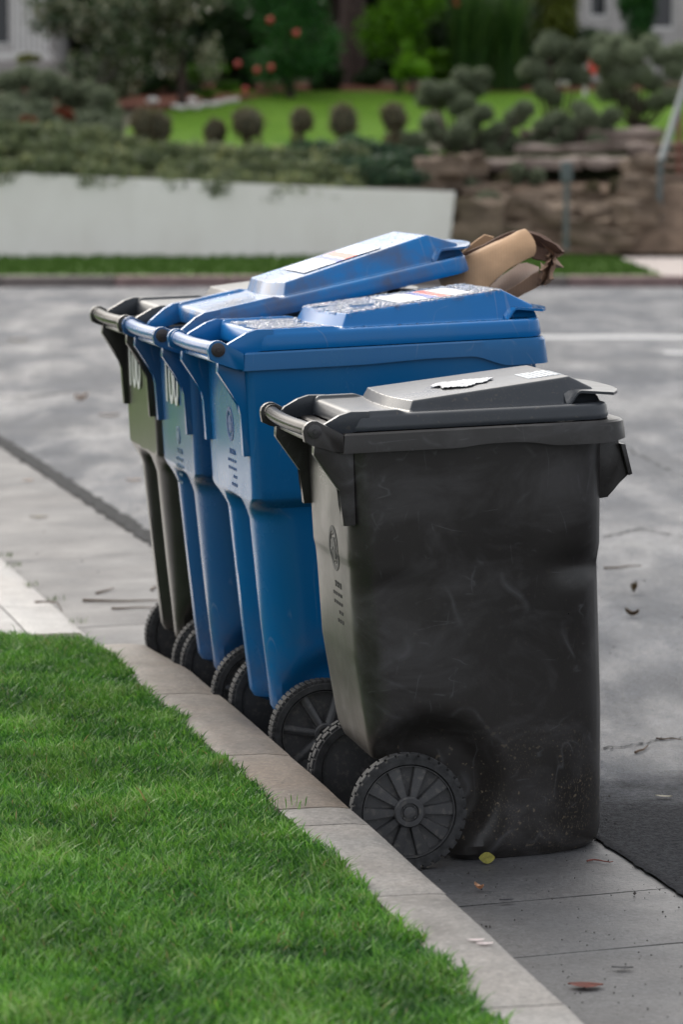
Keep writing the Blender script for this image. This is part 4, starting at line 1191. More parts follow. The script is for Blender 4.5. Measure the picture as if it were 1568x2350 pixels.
for (x, y, zc) in ((1092, 2160, 0.15), (1112, 2168, 0.15)):
    leaf('fallen_petal', x, y, zc, 0.030, (0.75, 0.66, 0.66), 'pale pink petal on the kerb top beside the gutter, %s' % ('left one of two' if x < 1100 else 'right one of two'), 'petal', rot=0.1, curl=0.1, lift=0.001)
def twig(px0, py0, px1, py1, z, r, m, label, wob=0.01):
    pts = []
    for i in range(7):
        t = i / 6
        p = on_z(px0 + (px1 - px0) * t, py0 + (py1 - py0) * t, z)
        uu, vv = UV(p); p.z = (road_z(vv) if vv > 1.6 else z) + r + 0.001
        p.y += wob * math.sin(7 * t + px0); p.x += wob * 0.4 * math.cos(5 * t + py0)
        pts.append(p)
    c = pts[3].copy()
    o = from_bm('twig', tube([q - c for q in pts], [r * (1 - 0.6 * i / 6) for i in range(7)], 6), m, None, True, 60)
    o.location = c
    return tag(o, label, 'twig')
M_twig = simple('brown_dead_twig', (0.11, 0.07, 0.045), 0.8, 60, 0.3)
M_twigred = simple('red_brown_twig', (0.14, 0.04, 0.03), 0.8, 60, 0.3)
twig(1350, 1975, 1405, 1979, 0.02, 0.0022, M_twigred, 'red brown twig on the gutter at the right foot of the front bin')
twig(1458, 1733, 1492, 1720, 0.03, 0.0035, M_twig, 'short thick twig on the asphalt beside the front bin')
twig(1505, 1702, 1568, 1706, 0.03, 0.0025, M_twig, 'thin twig on the asphalt at the right edge')
twig(1385, 1306, 1475, 1301, 0.05, 0.004, M_twig, 'long straight twig on the road right of the front bin')
twig(190, 1378, 372, 1384, 0.01, 0.005, M_twig, 'long twig across the gutter behind the last bin')
twig(345, 1358, 372, 1348, 0.01, 0.004, M_twig, 'short twig on the gutter close behind the last bin')
twig(255, 1396, 360, 1398, 0.01, 0.004, M_twig, 'thin twig on the gutter nearest the lawn')
twig(220, 1362, 262, 1352, 0.01, 0.004, M_twig, 'short twig on the gutter left of the long one')
twig(80, 1384, 140, 1386, 0.03, 0.004, M_twig, 'twig on the driveway apron above the lawn')
# loose grit, one piece of stuff
V = []; T_ = []
rg = random.Random(3)
for k in range(900):
    if k < 420: uu, vv = rg.uniform(5.0, 7.6), rg.uniform(1.64, 2.35)
    else: uu, vv = rg.uniform(5.5, 20), rg.uniform(1.65, 6)
    s = rg.uniform(0.0007, 0.0021) * (1 if k < 420 else 1.8)
    c = W(uu, vv, road_z(vv) + s * 0.8)
    i0 = len(V)
    for a in ((1, 0, 0), (-1, 0, 0), (0, 1, 0), (0, -1, 0), (0, 0, 1), (0, 0, -1)):
        V.append(c + Vector(a) * s * rg.uniform(0.6, 1.4))
    for a in ((0, 2, 4), (2, 1, 4), (1, 3, 4), (3, 0, 4), (2, 0, 5), (1, 2, 5), (3, 1, 5), (0, 3, 5)): T_.append(tuple(i0 + q for q in a))
o = build('grit', V, T_, simple('dark_grit', (0.035, 0.03, 0.028), 0.8, 50, 0.4))
tag(o, 'dark grit and seeds scattered over gutter and road', 'grit', kind='stuff')
# weeds in joints
def weed(u_, v_, z, n, h, label, seed=0, m=None):
    rr_ = random.Random(seed); V = []; Fc = []; tn = []
    for k in range(n):
        a = rr_.uniform(0, 6.28); d = rr_.uniform(0, h * 0.9)
        bxp = Vector((rr_.uniform(-1, 1) * h * 1.2, rr_.uniform(-1, 1) * h * 1.2, 0))
        hh = h * rr_.uniform(0.4, 1.0); sd = Vector((-math.sin(a), math.cos(a), 0)) * rr_.uniform(0.0008, 0.0018)
        tip = bxp + Vector((math.cos(a) * d * 0.6, math.sin(a) * d * 0.6, hh)); mid = bxp.lerp(tip, 0.55) + Vector((0, 0, hh * 0.12))
        i0 = len(V); V += [bxp - sd * .5, bxp + sd * .5, mid + sd, mid - sd, tip]
        Fc += [(i0, i0 + 1, i0 + 2, i0 + 3), (i0 + 3, i0 + 2, i0 + 4)]; tn += [rr_.uniform(0.2, 0.9)] * 5
    o = build('weed', V, Fc, m or M_blades)
    at_ = o.data.attributes.new('tint', 'FLOAT', 'POINT'); at_.data.foreach_set('value', tn)
    o.location = W(u_, v_, z)
    return tag(o, label, 'weed')
weed(6.775, 1.475, 0.146, 22, 0.030, 'tuft of grass growing in the kerb joint next to the lawn', 1)
for i, (px, py, lab) in enumerate(((8, 1278, 'weed in the gutter joint at the left edge'), (30, 1300, 'dark weed in the gutter joint, second from the left edge'), (70, 1345, 'weed in the joint at the tip of the driveway apron'), (128, 1378, 'taller weed in the joint above the lawn'), (180, 1428, 'small weed in the joint just above the grass'))):
    p = on_z(px, py, 0.012); uu, vv = UV(p)
    weed(uu, vv, 0.01, 26, 0.024, lab, 5 + i, M_lf_pad)

# ------------------------------------------------------------------ far side of the street
FY = 42.0
def terrain_z(x, y):
    t = interp(y, [35.4, 42, 42.25, 46, 56, 64, 80], [0.16, 0.16, 1.0, 1.50, 2.50, 2.9, 3.6])
    tr = interp(y, [35.4, 42, 42.25, 43.4, 44.7, 46, 50, 56, 64, 80], [0.16, 0.16, 0.45, 1.02, 1.08, 1.6, 1.95, 2.50, 2.9, 3.6])
    k = sstep(1.35, 1.6, x)
    return t * (1 - k) + tr * k + (0.04 * noise.noise(Vector((x * 0.5, y * 0.5, 0))) if y > 42.3 else 0)
def area_strip(name, xs, ys, m, lift=0.0, parent=None):
    V = [(x, y, terrain_z(x, y) + lift) for y in ys for x in xs]; n = len(xs)
    Fc = [(i * n + j, i * n + j + 1, (i + 1) * n + j + 1, (i + 1) * n + j) for i in range(len(ys) - 1) for j in range(n - 1)]
    o = build(name, V, Fc, m, parent, True, 30); tag(o, kind='structure'); return o
area_strip('hillside', list(np.linspace(-24, 24, 97)), [42.26] + list(np.linspace(42.6, 47, 12)) + list(np.linspace(48, 80, 33)), M_farground)
area_strip('verge', list(np.linspace(-24, 3.45, 56)), list(np.linspace(35.86, 41.99, 8)), M_vergelawn, 0.004)
area_strip('pavement', list(np.linspace(3.45, 24, 22)), list(np.linspace(35.86, 41.99, 8)), M_walk, 0.006)
# lawn and mulch on the slope
def patch(name, poly, m, lift):
    """poly: picture points on the slope, laid on the terrain"""
    bm = bmesh.new()
    nx, ny = 60, 24
    return None
M_earth = simple('tan_brown_bank_earth', (0.14, 0.10, 0.073), 0.95, 4, 0.45, 0.9, 0.06, Specular_IOR_Level=0.1)
area_strip('earth_bank', list(np.linspace(1.46, 6.2, 60)), [42.03, 42.1, 42.2] + list(np.linspace(42.3, 44.6, 20)), M_earth, 0.02)
lawn = area_strip('lawn', list(np.linspace(-3.1, 24, 80)), list(np.linspace(45.4, 55.2, 24)), M_lawn, 0.012)
area_strip('mulch_bed', list(np.linspace(-24, 24, 60)), list(np.linspace(55.2, 58.0, 8)), M_mulch, 0.016)
V = []
mul = build('mulch_bed', [(x, y, terrain_z(x, y) + 0.035) for (x, y) in ((-5.0, 51.6), (-5.0, 56), (-0.4, 56), (-1.7, 53.1), (-2.6, 51.9))], [(0, 4, 3, 2, 1)], M_mulch)
tag(mul, kind='structure')
# kerb on the far side, grey with red painted lengths
fk = empty('far_kerb', (0, 0, 0)); tag(fk, kind='structure')
x = -24.0; k = 0
while x < 24:
    seg = 1.2
    redp = (x > 2.0) or (-2.65 < x < -2.2) or (-1.75 < x + 0.0 < -1.0)
    bm = bmesh.new(); box_bm(bm, (x + seg / 2, 35.7, 0.085), (seg - 0.012, 0.30, 0.17), None, 0.015)
    from_bm('kerb_section', bm, M_kerb_red if redp else M_kerb_far, fk, True, 40)
    x += seg; k += 1

# white retaining wall
def wall_top(x): return interp(x, [-24, -4.3, 0.1, 1.42], [1.28, 1.22, 1.02, 0.975])
bm = bmesh.new(); fr = []; bk = []
xsw = list(np.linspace(-24, 1.42, 40))
for x in xsw:
    fr.append((bm.verts.new((x - (0.0), FY, 0.1)), bm.verts.new((x, FY, wall_top(x)))))
    bk.append((bm.verts.new((x, FY + 0.24, 0.1)), bm.verts.new((x, FY + 0.24, wall_top(x)))))
fr[-1][0].co.x -= 0.10; bk[-1][0].co.x -= 0.10
for i in range(len(xsw) - 1):
    bm.faces.new((fr[i][0], fr[i + 1][0], fr[i + 1][1], fr[i][1])); bm.faces.new((fr[i][1], fr[i + 1][1], bk[i + 1][1], bk[i][1])); bm.faces.new((bk[i][0], bk[i][1], bk[i + 1][1], bk[i + 1][0]))
bm.faces.new((fr[-1][0], bk[-1][0], bk[-1][1], fr[-1][1]))
tag(from_bm('retaining_wall', bm, M_stucco), 'long white stucco retaining wall across the street', 'wall')

# ------------------------------------------------------------------ foliage
def leaf_cloud(name, centres, m, parent, n, leaf_s, shell=0.55, seed=0, squash=1.0, up_bias=0.0, aspect=0.5, lite=0.5):
    """many small leaf faces spread through ellipsoids: centres = [(x, y, z, rx, ry, rz), ...]"""
    rg = np.random.default_rng(seed)
    C = np.array(centres, float)
    vol = (C[:, 3] * C[:, 5]) ** 1.0; pr = vol / vol.sum()
    idx = rg.choice(len(C), n, p=pr)
    d = rg.normal(size=(n, 3)); d /= np.linalg.norm(d, axis=1)[:, None]
    rad = shell + (1 - shell) * rg.random(n) ** 0.6
    rad *= 1 + 0.13 * rg.normal(size=n) * 0.7
    P = C[idx, :3] + d * rad[:, None] * C[idx, 3:6]
    nrm = d * 0.7 + rg.normal(size=(n, 3)) * 0.6; nrm[:, 2] += up_bias
    nrm /= np.linalg.norm(nrm, axis=1)[:, None]
    a = np.cross(nrm, rg.normal(size=(n, 3))); a /= np.linalg.norm(a, axis=1)[:, None]
    b = np.cross(nrm, a)
    s = leaf_s * rg.uniform(0.6, 1.35, n)[:, None]
    V = np.stack([P - a * s, P - b * s * aspect + nrm * s * .12, P + a * s, P + b * s * aspect + nrm * s * .12], axis=1)
    q = (np.arange(n) * 4)[:, None] + np.array([[0, 1, 2, 3]])
    cl = rg.random(len(C))[idx]
    tn = np.clip(0.25 + 0.35 * cl + rg.normal(0, 0.18, n) + (lite - 0.5), 0, 1)
    return np_mesh(name, V, q, m, parent, np.repeat(tn, 4))
def plant(name, px, py, Y, rx, rz, m, n, leaf_s, label, cat, group=None, seed=0, lumps=12, trunk=True, barkm=None, ry=None, base_z=None, shell=0.2, lite=0.5, kind_parts=('foliage', 'stem'), aspect=0.5, top_only=False):
    """one plant; (px, py) is its centre in the photograph at distance Y, rx / rz its half sizes in metres"""
    c = at(px, py, Y); gz = terrain_z(c.x, Y) if base_z is None else base_z
    root = empty(name, (c.x, Y, gz), label, cat, group)
    rr_ = random.Random(seed); ry = ry or rx * 0.8
    cs = []
    for k in range(lumps):
        a = rr_.uniform(0, 6.28); q = rr_.uniform(0.2, 0.75); zz = rr_.uniform(-0.75, 0.75)
        f = math.sqrt(max(1 - zz * zz, 0.1))
        cs.append((math.cos(a) * q * rx * f, math.sin(a) * q * ry * f, c.z - gz + zz * rz, rx * rr_.uniform(0.28, 0.48), ry * rr_.uniform(0.28, 0.48), rz * rr_.uniform(0.22, 0.42)))
    leaf_cloud(kind_parts[0], cs, m, root, n, leaf_s, shell, seed, lite=lite, aspect=aspect)
    if trunk:
        hh = max(c.z - gz, 0.15)
        tr_ = max(0.012, rx * 0.07)
        from_bm(kind_parts[1], tube([(0, 0, -0.15), (0.02 * rx, 0, hh * 0.4), (-0.05 * rx, 0.02, hh * 0.8), (0.05 * rx, 0, hh + rz * 0.2)], [tr_ * 1.3, tr_, tr_ * 0.8, tr_ * 0.4], 8), barkm or M_bark, root, True, 60)
    return root
# backdrop trees that close the view and shade the garden
for i, (px, Y, rx, zc, rz, lab) in enumerate((
        (-260, 63, 2.6, 5.0, 3.0, 'tall dark evergreen tree off the left edge behind the house garden'),
        (180, 62, 2.2, 5.2, 3.1, 'tall dark evergreen tree behind the pale-leaved shrub'),
        (480, 61, 1.9, 5.0, 3.2, 'tall dark evergreen tree between pale shrub and red-flowered bush'),
        (760, 63, 2.3, 5.2, 3.2, 'tall dark evergreen tree behind the brown trunk'),
        (1090, 62, 2.2, 5.0, 3.1, 'tall dark evergreen tree behind the strap-leaved plant'),
        (1400, 65.5, 2.6, 5.0, 3.0, 'tall dark evergreen tree behind the grey house'),
        (1900, 63, 2.4, 5.0, 3.0, 'tall dark evergreen tree off the right edge beside the house'))):
    X = (px - 784) / F * Y; gz = terrain_z(X, Y)
    root = empty('evergreen_tree', (X, Y, gz), lab, 'tree', 'tall dark trees at the back of the garden')
    rr_ = random.Random(40 + i); cs = []
    for k in range(22):
        a = rr_.uniform(0, 6.28); q = rr_.uniform(0.2, 0.8); zz = rr_.uniform(-0.95, 0.9)
        f = math.sqrt(max(1 - zz * zz * 0.6, 0.1))
        cs.append((math.cos(a) * q * rx * f, math.sin(a) * q * rx * 0.6 * f, zc - gz + zz * rz, rx * 0.42, rx * 0.36, rz * 0.26))
    leaf_cloud('crown', cs, M_lf_dark, root, 16000, 0.17, 0.1, 60 + i, lite=0.45)
    from_bm('trunk', tube([(0, 0, -0.3), (0.05, 0, 1.2), (-0.04, 0, 2.6), (0.06, 0, zc - gz + rz * 0.6)], [0.24, 0.19, 0.16, 0.05], 12), M_bark, root, True, 60)

plant('pale_shrub', 250, 55, 52, 1.25, 1.15, M_lf_spec, 9000, 0.045, 'big loose shrub with shiny leaves and pale painted glints at upper left', 'shrub', seed=1, lumps=20, lite=0.60, shell=0.05)
plant('pale_shrub', 415, 30, 52.5, 0.85, 1.05, M_lf_spec, 6000, 0.045, 'smaller shrub with pale painted glints right of the big one', 'shrub', seed=2, lumps=14, lite=0.68, shell=0.05)
p = at(205, 160, 51.6)
root = empty('bare_branches', (p.x, p.y, terrain_z(p.x, p.y)), 'grey bare branches below the pale-leaved shrub', 'branches')
for k in range(5):
    a = (k - 2) * 0.22
    from_bm('branch', tube([(0, 0, 0), (a * 0.5, 0.02 * k, 0.45), (a * 1.5, 0.0, 0.95)], [0.03, 0.022, 0.008], 7), M_bark_grey, root, True, 60)
cam_ = plant('camellia_bush', 665, 30, 54, 0.98, 1.25, M_lf_red, 12000, 0.040, 'deep green bush with coral red flowers', 'bush', seed=3, lumps=22, shell=0.05)
for (px, py) in ((620, 46), (680, 76), (546, 147), (590, 161), (622, 155), (563, 206)):
    pf = at(px, py, 53.1)
    bm = bmesh.new(); bmesh.ops.create_icosphere(bm, subdivisions=2, radius=0.055)
    for v_ in bm.verts: v_.co *= 1 + 0.35 * noise.noise(v_.co * 30)
    fo = from_bm('flower', bm, M_flower, cam_, True, 60); fo.location = pf - cam_.location
plant('dark_shrub', 500, 95, 55.5, 0.55, 0.8, M_lf_dark, 3500, 0.04, 'dark shrub in the gap left of the red-flowered bush', 'shrub', seed=4, lumps=10, lite=0.6)
plant('low_bush', 480, 185, 53.3, 0.45, 0.28, M_lf_bright, 1600, 0.035, 'low fresh green bush left of the red-flowered bush', 'bush', seed=5, lumps=6, lite=0.3)
X = (808 - 784) / F * 57.0; gz = terrain_z(X, 57.0)
tr = empty('redwood_tree', (X, 57.0, gz), 'broad dark brown tree trunk standing on the mulch', 'tree')
bm = tube([(0, 0, -0.2), (0, 0, 0.5), (0.02, 0, 1.6), (-0.02, 0, 3.2), (0, 0, 5.2)], [0.30, 0.235, 0.215, 0.19, 0.12], 18)
from_bm('trunk', bm, M_bark, tr, True, 60)
leaf_cloud('crown', [(math.cos(a) * 0.9, math.sin(a) * 0.8, 4.6 + 0.4 * k, 0.9, 0.8, 0.6) for k, a in enumerate((0, 1.3, 2.6, 3.9, 5.2))], M_lf_dark, tr, 6000, 0.09, 0.1, 91)
plant('bright_bush', 915, 40, 55, 0.72, 1.15, M_lf_bright, 9000, 0.042, 'bright green leafy bush right of the brown trunk', 'bush', seed=6, lumps=20, shell=0.05, lite=0.42)
plant('bright_bush', 950, 138, 54.4, 0.42, 0.32, M_lf_bright, 2600, 0.04, 'light green clump in front of the bright bush', 'bush', seed=7, lumps=8, lite=0.75)
# strap-leaved plant
def strap_plant(px, Y, n, h, spread, label, seed):
    X = (px - 784) / F * Y; gz = terrain_z(X, Y); rg_ = random.Random(seed)
    root = empty('strap_leaved_plant', (X, Y, gz), label, 'plant')
    V = []; Fc = []; tn = []
    for k in range(n):
        a = rg_.uniform(0, 6.28); sp_ = rg_.uniform(0.1, 1.0) * spread; hh = h * rg_.uniform(0.55, 1.0); wd = rg_.uniform(0.010, 0.022)
        sd = Vector((-math.sin(a), math.cos(a), 0)) * wd; i0 = len(V)
        b_ = Vector((rg_.uniform(-.25, .25), rg_.uniform(-.2, .2), 0))
        for j, t in enumerate((0, 0.25, 0.5, 0.75, 1.0)):
            c_ = b_ + Vector((math.cos(a) * sp_ * t ** 1.8, math.sin(a) * sp_ * t ** 1.8, hh * (t - 0.28 * t ** 3)))
            V += [c_ - sd * (1 - t * 0.9), c_ + sd * (1 - t * 0.9)]
            if j: Fc.append((i0 + 2 * j - 2, i0 + 2 * j - 1, i0 + 2 * j + 1, i0 + 2 * j))
        tn += [rg_.uniform(0, 0.9)] * 10
    o = build('leaves', V, Fc, M_lf_strap, root)
    a_ = o.data.attributes.new('tint', 'FLOAT', 'POINT'); a_.data.foreach_set('value', tn)
strap_plant(1075, 55.2, 700, 2.6, 0.8, 'tall clump of dark strap-shaped leaves, left one', 1)
strap_plant(1160, 55.6, 600, 2.4, 0.7, 'tall clump of dark strap-shaped leaves below the yellow-green bush', 2)
plant('yellow_green_bush', 1260, 20, 57, 0.62, 0.75, M_lf_yellow, 5200, 0.04, 'yellow-green bush left of the grey house', 'bush', seed=8, lumps=14, lite=0.5)
plant('dark_shrub', 1240, 95, 57.5, 0.9, 0.9, M_lf_dark, 5000, 0.045, 'dark shrub under the yellow-green bush', 'shrub', seed=18, lumps=12, lite=0.6)
plant('column_shrub', 1478, 10, 58, 0.42, 0.85, M_lf_red, 5200, 0.035, 'dark green column-shaped shrub against the grey house wall', 'shrub', seed=9, lumps=14)
plant('column_shrub', 1400, 118, 57, 0.9, 0.45, M_lf_dark, 4200, 0.04, 'low dark shrub along the foot of the grey house', 'shrub', seed=19, lumps=12, lite=0.7)

for i, (px, py, Y, rx, rz, m_, lab) in enumerate((
        (320, 195, 54.5, 0.55, 0.30, M_lf_dark, 'low dark shrub at the foot of the big pale-leaved shrub'), (405, 190, 54.8, 0.5, 0.32, M_lf_grey, 'low grey-green shrub under the smaller pale-leaved shrub'),
        (545, 165, 55.6, 0.5, 0.38, M_lf_dark, 'low dark shrub under the left side of the red-flowered bush'), (650, 165, 55.0, 0.62, 0.36, M_lf_red, 'low deep green growth under the red-flowered bush'),
        (745, 160, 55.4, 0.5, 0.36, M_lf_dark, 'low dark shrub between red-flowered bush and brown trunk'), (860, 165, 56.2, 0.42, 0.32, M_lf_dark, 'low dark shrub right of the brown trunk'),
        (1010, 160, 56.0, 0.5, 0.35, M_lf_bright, 'low green shrub between bright bush and strap leaves'), (1100, 165, 56.2, 0.5, 0.34, M_lf_strap, 'low dark green growth under the strap leaves'),
        (1200, 160, 56.4, 0.5, 0.38, M_lf_dark, 'low dark shrub right of the strap leaves'), (230, 190, 53.8, 0.6, 0.36, M_lf_grey, 'low grey-green shrub at the far left of the mulch'))):
    plant('low_shrub', px, py, Y, rx, rz, m_, 2600, 0.045, lab, 'shrub', seed=400 + i, lumps=9, lite=0.55, shell=0.05, trunk=False)

# houses at the upper corners
def house(X0, X1, Y, z0, z1, label, windows, name='house', wallm=None):
    root = empty(name, ((X0 + X1) / 2, Y, z0), label, 'house')
    cx = (X0 + X1) / 2; m = wallm or M_housegrey
    bm = bmesh.new()
    # front wall with true openings: horizontal bands round the windows
    def bx(xa, xb, za, zb, ya=0.0, yb=0.25):
        box_bm(bm, ((xa + xb) / 2 - cx, (ya + yb) / 2, (za + zb) / 2 - z0), (xb - xa, yb - ya, zb - za))
    ws = sorted(windows); xcur = X0
    for (wa, wb, za, zb) in ws:
        bx(xcur, wa, z0, z1); bx(wa, wb, z0, za); bx(wa, wb, zb, z1); xcur = wb
    bx(xcur, X1, z0, z1)
    bx(X0, X0 + 0.25, z0, z1, 0.26, 8); bx(X1 - 0.25, X1, z0, z1, 0.26, 8); bx(X0, X1, z0, z1, 8.01, 8.25)
    from_bm('wall', bm, m, root)
    for (wa, wb, za, zb) in ws:
        bm = bmesh.new(); fw = 0.05
        for q in ((wa, wa + fw, za, zb), (wb - fw, wb, za, zb), (wa + fw, wb - fw, za, za + fw), (wa + fw, wb - fw, zb - fw, zb)):
            box_bm(bm, ((q[0] + q[1]) / 2 - cx, 0.10, (q[2] + q[3]) / 2 - z0), (q[1] - q[0] - 0.002, 0.06, q[3] - q[2] - 0.002))
        wn = from_bm('window', bm, M_housewhite, root)
        bm = bmesh.new(); box_bm(bm, ((wa + wb) / 2 - cx, 0.13, (za + zb) / 2 - z0), (wb - wa - 0.08, 0.01, zb - za - 0.08)); from_bm('pane', bm, M_glass, wn)
    bm = bmesh.new(); d = 0.5
    a = [bm.verts.new(q) for q in ((X0 - d - cx, -d, z1 - z0 + 0.003), (X1 + d - cx, -d, z1 - z0 + 0.003), (X1 + d - cx, 8.25 + d, z1 - z0 + 0.003), (X0 - d - cx, 8.25 + d, z1 - z0 + 0.003), (X0 + 1 - cx, 4.1, z1 - z0 + 1.7), (X1 - 1 - cx, 4.1, z1 - z0 + 1.7))]
    for f_ in ((0, 1, 5, 4), (1, 2, 5), (2, 3, 4, 5), (3, 0, 4), (0, 3, 2, 1)): bm.faces.new([a[i] for i in f_])
    from_bm('roof', bm, M_flag, root)
    return root
pa = at(1330, 90, 60); pb = at(1352, 40, 60); pc = at(1398, -60, 60)
house(pa.x, pa.x + 6.5, 60, terrain_z(4, 60) - 0.2, 6.2, 'pale grey house at the upper right behind the shrubs', [(pb.x, pc.x, pb.z, pc.z), (5.1, 5.9, 3.6, 4.8)])
pa = at(112, 140, 57)
hr_ = house(pa.x - 6.5, pa.x, 57, terrain_z(-6, 57) - 0.2, 6.0, 'grey house with white balustrade at the upper left', [(at(-60, 0, 57).x, at(24, 0, 57).x, at(0, 105, 57).z, at(0, -60, 57).z)])
fen = empty('balustrade', at(70, 130, 56.2), 'white slatted balustrade in front of the left house', 'balustrade')
fb = fen.location.copy(); me_slat = None
for k in range(7):
    pp = at(34 + k * 12.5, 130, 56.2)
    if me_slat is None:
        bm = bmesh.new(); box_bm(bm, (0, 0, 0.72), (0.045 if k else 0.045, 0.04, 1.44)); s_ = from_bm('slat', bm, M_housewhite, fen); me_slat = s_.data
    else: s_ = mesh_obj('slat', me_slat, fen)
    s_.location = pp - fb
bm = bmesh.new(); box_bm(bm, (-0.02, 0, -0.045), (0.95, 0.10, 0.08)); from_bm('bottom_rail', bm, M_housewhite, fen)
bm = bmesh.new(); box_bm(bm, (-0.02, 0, 1.49), (0.95, 0.10, 0.08)); from_bm('top_rail', bm, M_housewhite, fen)
pp = at(40, 128, 56.0); bm = bmesh.new(); box_bm(bm, (0, 0, -0.05), (1.6, 0.3, 0.16)); o = from_bm('porch_step', bm, M_housewhite); o.location = at(10, 122, 55.9); tag(o, 'pale porch ledge below the balustrade at upper left', 'ledge')
plant('yellow_flowering_shrub', 62, 122, 54.5, 0.22, 0.16, M_lf_yellow, 700, 0.03, 'small pale yellow shrub in front of the balustrade', 'shrub', seed=77, lumps=5, lite=0.9)

# hedge along the top of the white wall
def hedge(name, pts, Y, m, n, leaf_s, label, seed, depth=0.9, lite=0.5):
    """pts: (px, y_top, y_bottom) along the hedge in the photograph"""
    c0 = at(pts[len(pts) // 2][0], pts[len(pts) // 2][2], Y)
    root_c = Vector((c0.x, Y, c0.z)); rr_ = random.Random(seed); cs = []
    px = pts[0][0]
    while px < pts[-1][0]:
        yt = interp(px, [p_[0] for p_ in pts], [p_[1] for p_ in pts]); yb = interp(px, [p_[0] for p_ in pts], [p_[2] for p_ in pts])
        for r_ in range(3):
            t = (r_ + rr_.uniform(0.2, 0.8)) / 3
            yy = yb + (yt - yb) * t
            q = at(px + rr_.uniform(-14, 14), yy + rr_.uniform(-6, 6), Y + depth * t * 1.6 + rr_.uniform(-.1, .1))
            sz = (yb - yt) / 184 * rr_.uniform(0.23, 0.34)
            cs.append((q.x - c0.x, q.y - Y, q.z - c0.z, sz * 1.5, sz * 1.2, sz))
        px += 26
    o = leaf_cloud(name, cs, m, None, n, leaf_s, 0.1, seed, lite=lite, up_bias=0.3)
    o.location = root_c
    return tag(o, label, 'hedge')
hedge('hedge', [(-900, 280, 385), (-100, 285, 388), (0, 290, 398), (45, 292, 404), (100, 290, 405), (210, 300, 420), (330, 325, 428), (430, 342, 430), (520, 348, 440)], 42.0, M_lf_ivy, 60000, 0.036, 'yellow-flecked hedge hanging over the left part of the white wall', 21)
hedge('hedge', [(500, 345, 440), (600, 345, 448), (690, 345, 458), (780, 350, 466), (815, 360, 445)], 42.0, M_lf_ivy, 26000, 0.036, 'yellow-flecked hedge hanging over the middle of the white wall', 22)
hedge('hedge', [(690, 338, 455), (790, 338, 478), (830, 330, 440), (860, 335, 425), (955, 345, 425)], 42.35, M_lf_ivy2, 22000, 0.036, 'blue-green rounded hedge above the right end of the white wall', 23, lite=0.5)
hedge('hedge', [(0, 235, 330), (120, 245, 330), (280, 280, 340)], 44.4, M_lf_pad, 16000, 0.036, 'grey-green hedge behind the yellow-flecked one at the left', 24, lite=0.4)

# tall dense hedge closing the garden at the back
th = empty('tall_hedge', (-2.0, 67.0, 2.9), 'very tall dark hedge closing the garden behind the trees', 'hedge')
bm = bmesh.new(); box_bm(bm, (0, 0, 3.2), (44, 1.6, 7.2)); bmesh.ops.subdivide_edges(bm, edges=list(bm.edges), cuts=24, use_grid_fill=True)
for v_ in bm.verts: v_.co += Vector((0, 0.5 * noise.noise(v_.co * 0.9), 0.5 * noise.noise(v_.co * 0.5 + Vector((3, 3, 3)))))
from_bm('inner_growth', bm, M_inner, th, True, 60)
leaf_cloud('foliage', [(-21 + 1.4 * k, -0.9, 0.6 + 1.9 * j, 1.2, 0.7, 1.3) for k in range(31) for j in range(4)], M_lf_dark, th, 26000, 0.17, 0.1, 333, lite=0.5)

# clipped balls along the lawn edge
def ball(px, py, Y, r, m, label, group, seed, rz=None, n=1100, name='clipped_ball_shrub'):
    c = at(px, py, Y); gz = terrain_z(c.x, Y); rz = rz or r
    root = empty(name, (c.x, Y, gz), label, 'shrub', group)
    rb_ = random.Random(seed)
    leaf_cloud('foliage', [(0, 0, c.z - gz, r, r, rz), (rb_.uniform(-.3, .3) * r, 0, c.z - gz + 0.25 * rz, r * 0.8, r * 0.8, rz * 0.75), (rb_.uniform(-.4, .4) * r, 0, (c.z - gz) * 0.45, r * 0.62, r * 0.6, (c.z - gz) * 0.5 + 0.03), (rb_.uniform(-.5, .5) * r, 0, c.z - gz - 0.3 * rz, r * 0.8, r * 0.8, rz * 0.6)], m, root, int(n * 1.5), 0.027, 0.70, seed)
    bm = bmesh.new(); bmesh.ops.create_icosphere(bm, subdivisions=3, radius=0.84)
    for v_ in bm.verts: v_.co = Vector((v_.co.x * r, v_.co.y * r, v_.co.z * rz + c.z - gz))
    o = from_bm('inner_growth', bm, M_inner, root, True, 60)
    from_bm('stem', tube([(0, 0, -0.2), (0, 0, max(c.z - gz - rz * 0.6, 0.02))], [0.035, 0.03], 8), M_bark, root, True, 60)
gb = 'clipped round shrubs along the edge of the far lawn'
for i, (px, py, r, rz, lab) in enumerate((
        (330, 285, 0.15, 0.22, 'clipped shrub farthest left on the far lawn edge'), (367, 292, 0.15, 0.22, 'clipped shrub second from the left, touching its neighbour'),
        (493, 305, 0.135, 0.19, 'small brownish clipped shrub left of the darkest ball'), (569, 283, 0.20, 0.215, 'darkest and roundest clipped ball on the far lawn edge'),
        (693, 277, 0.145, 0.175, 'small clipped ball right of the darkest one'), (788, 278, 0.185, 0.24, 'tall oval clipped shrub in the middle of the lawn edge'),
        (905, 268, 0.155, 0.19, 'clipped shrub nearest the cloud-pruned bushes'), (962, 0, 0, 0, ''))):
    if r: ball(px, py, 44.8, r * 1.12, M_lf_brown, lab, gb, 200 + i, rz)
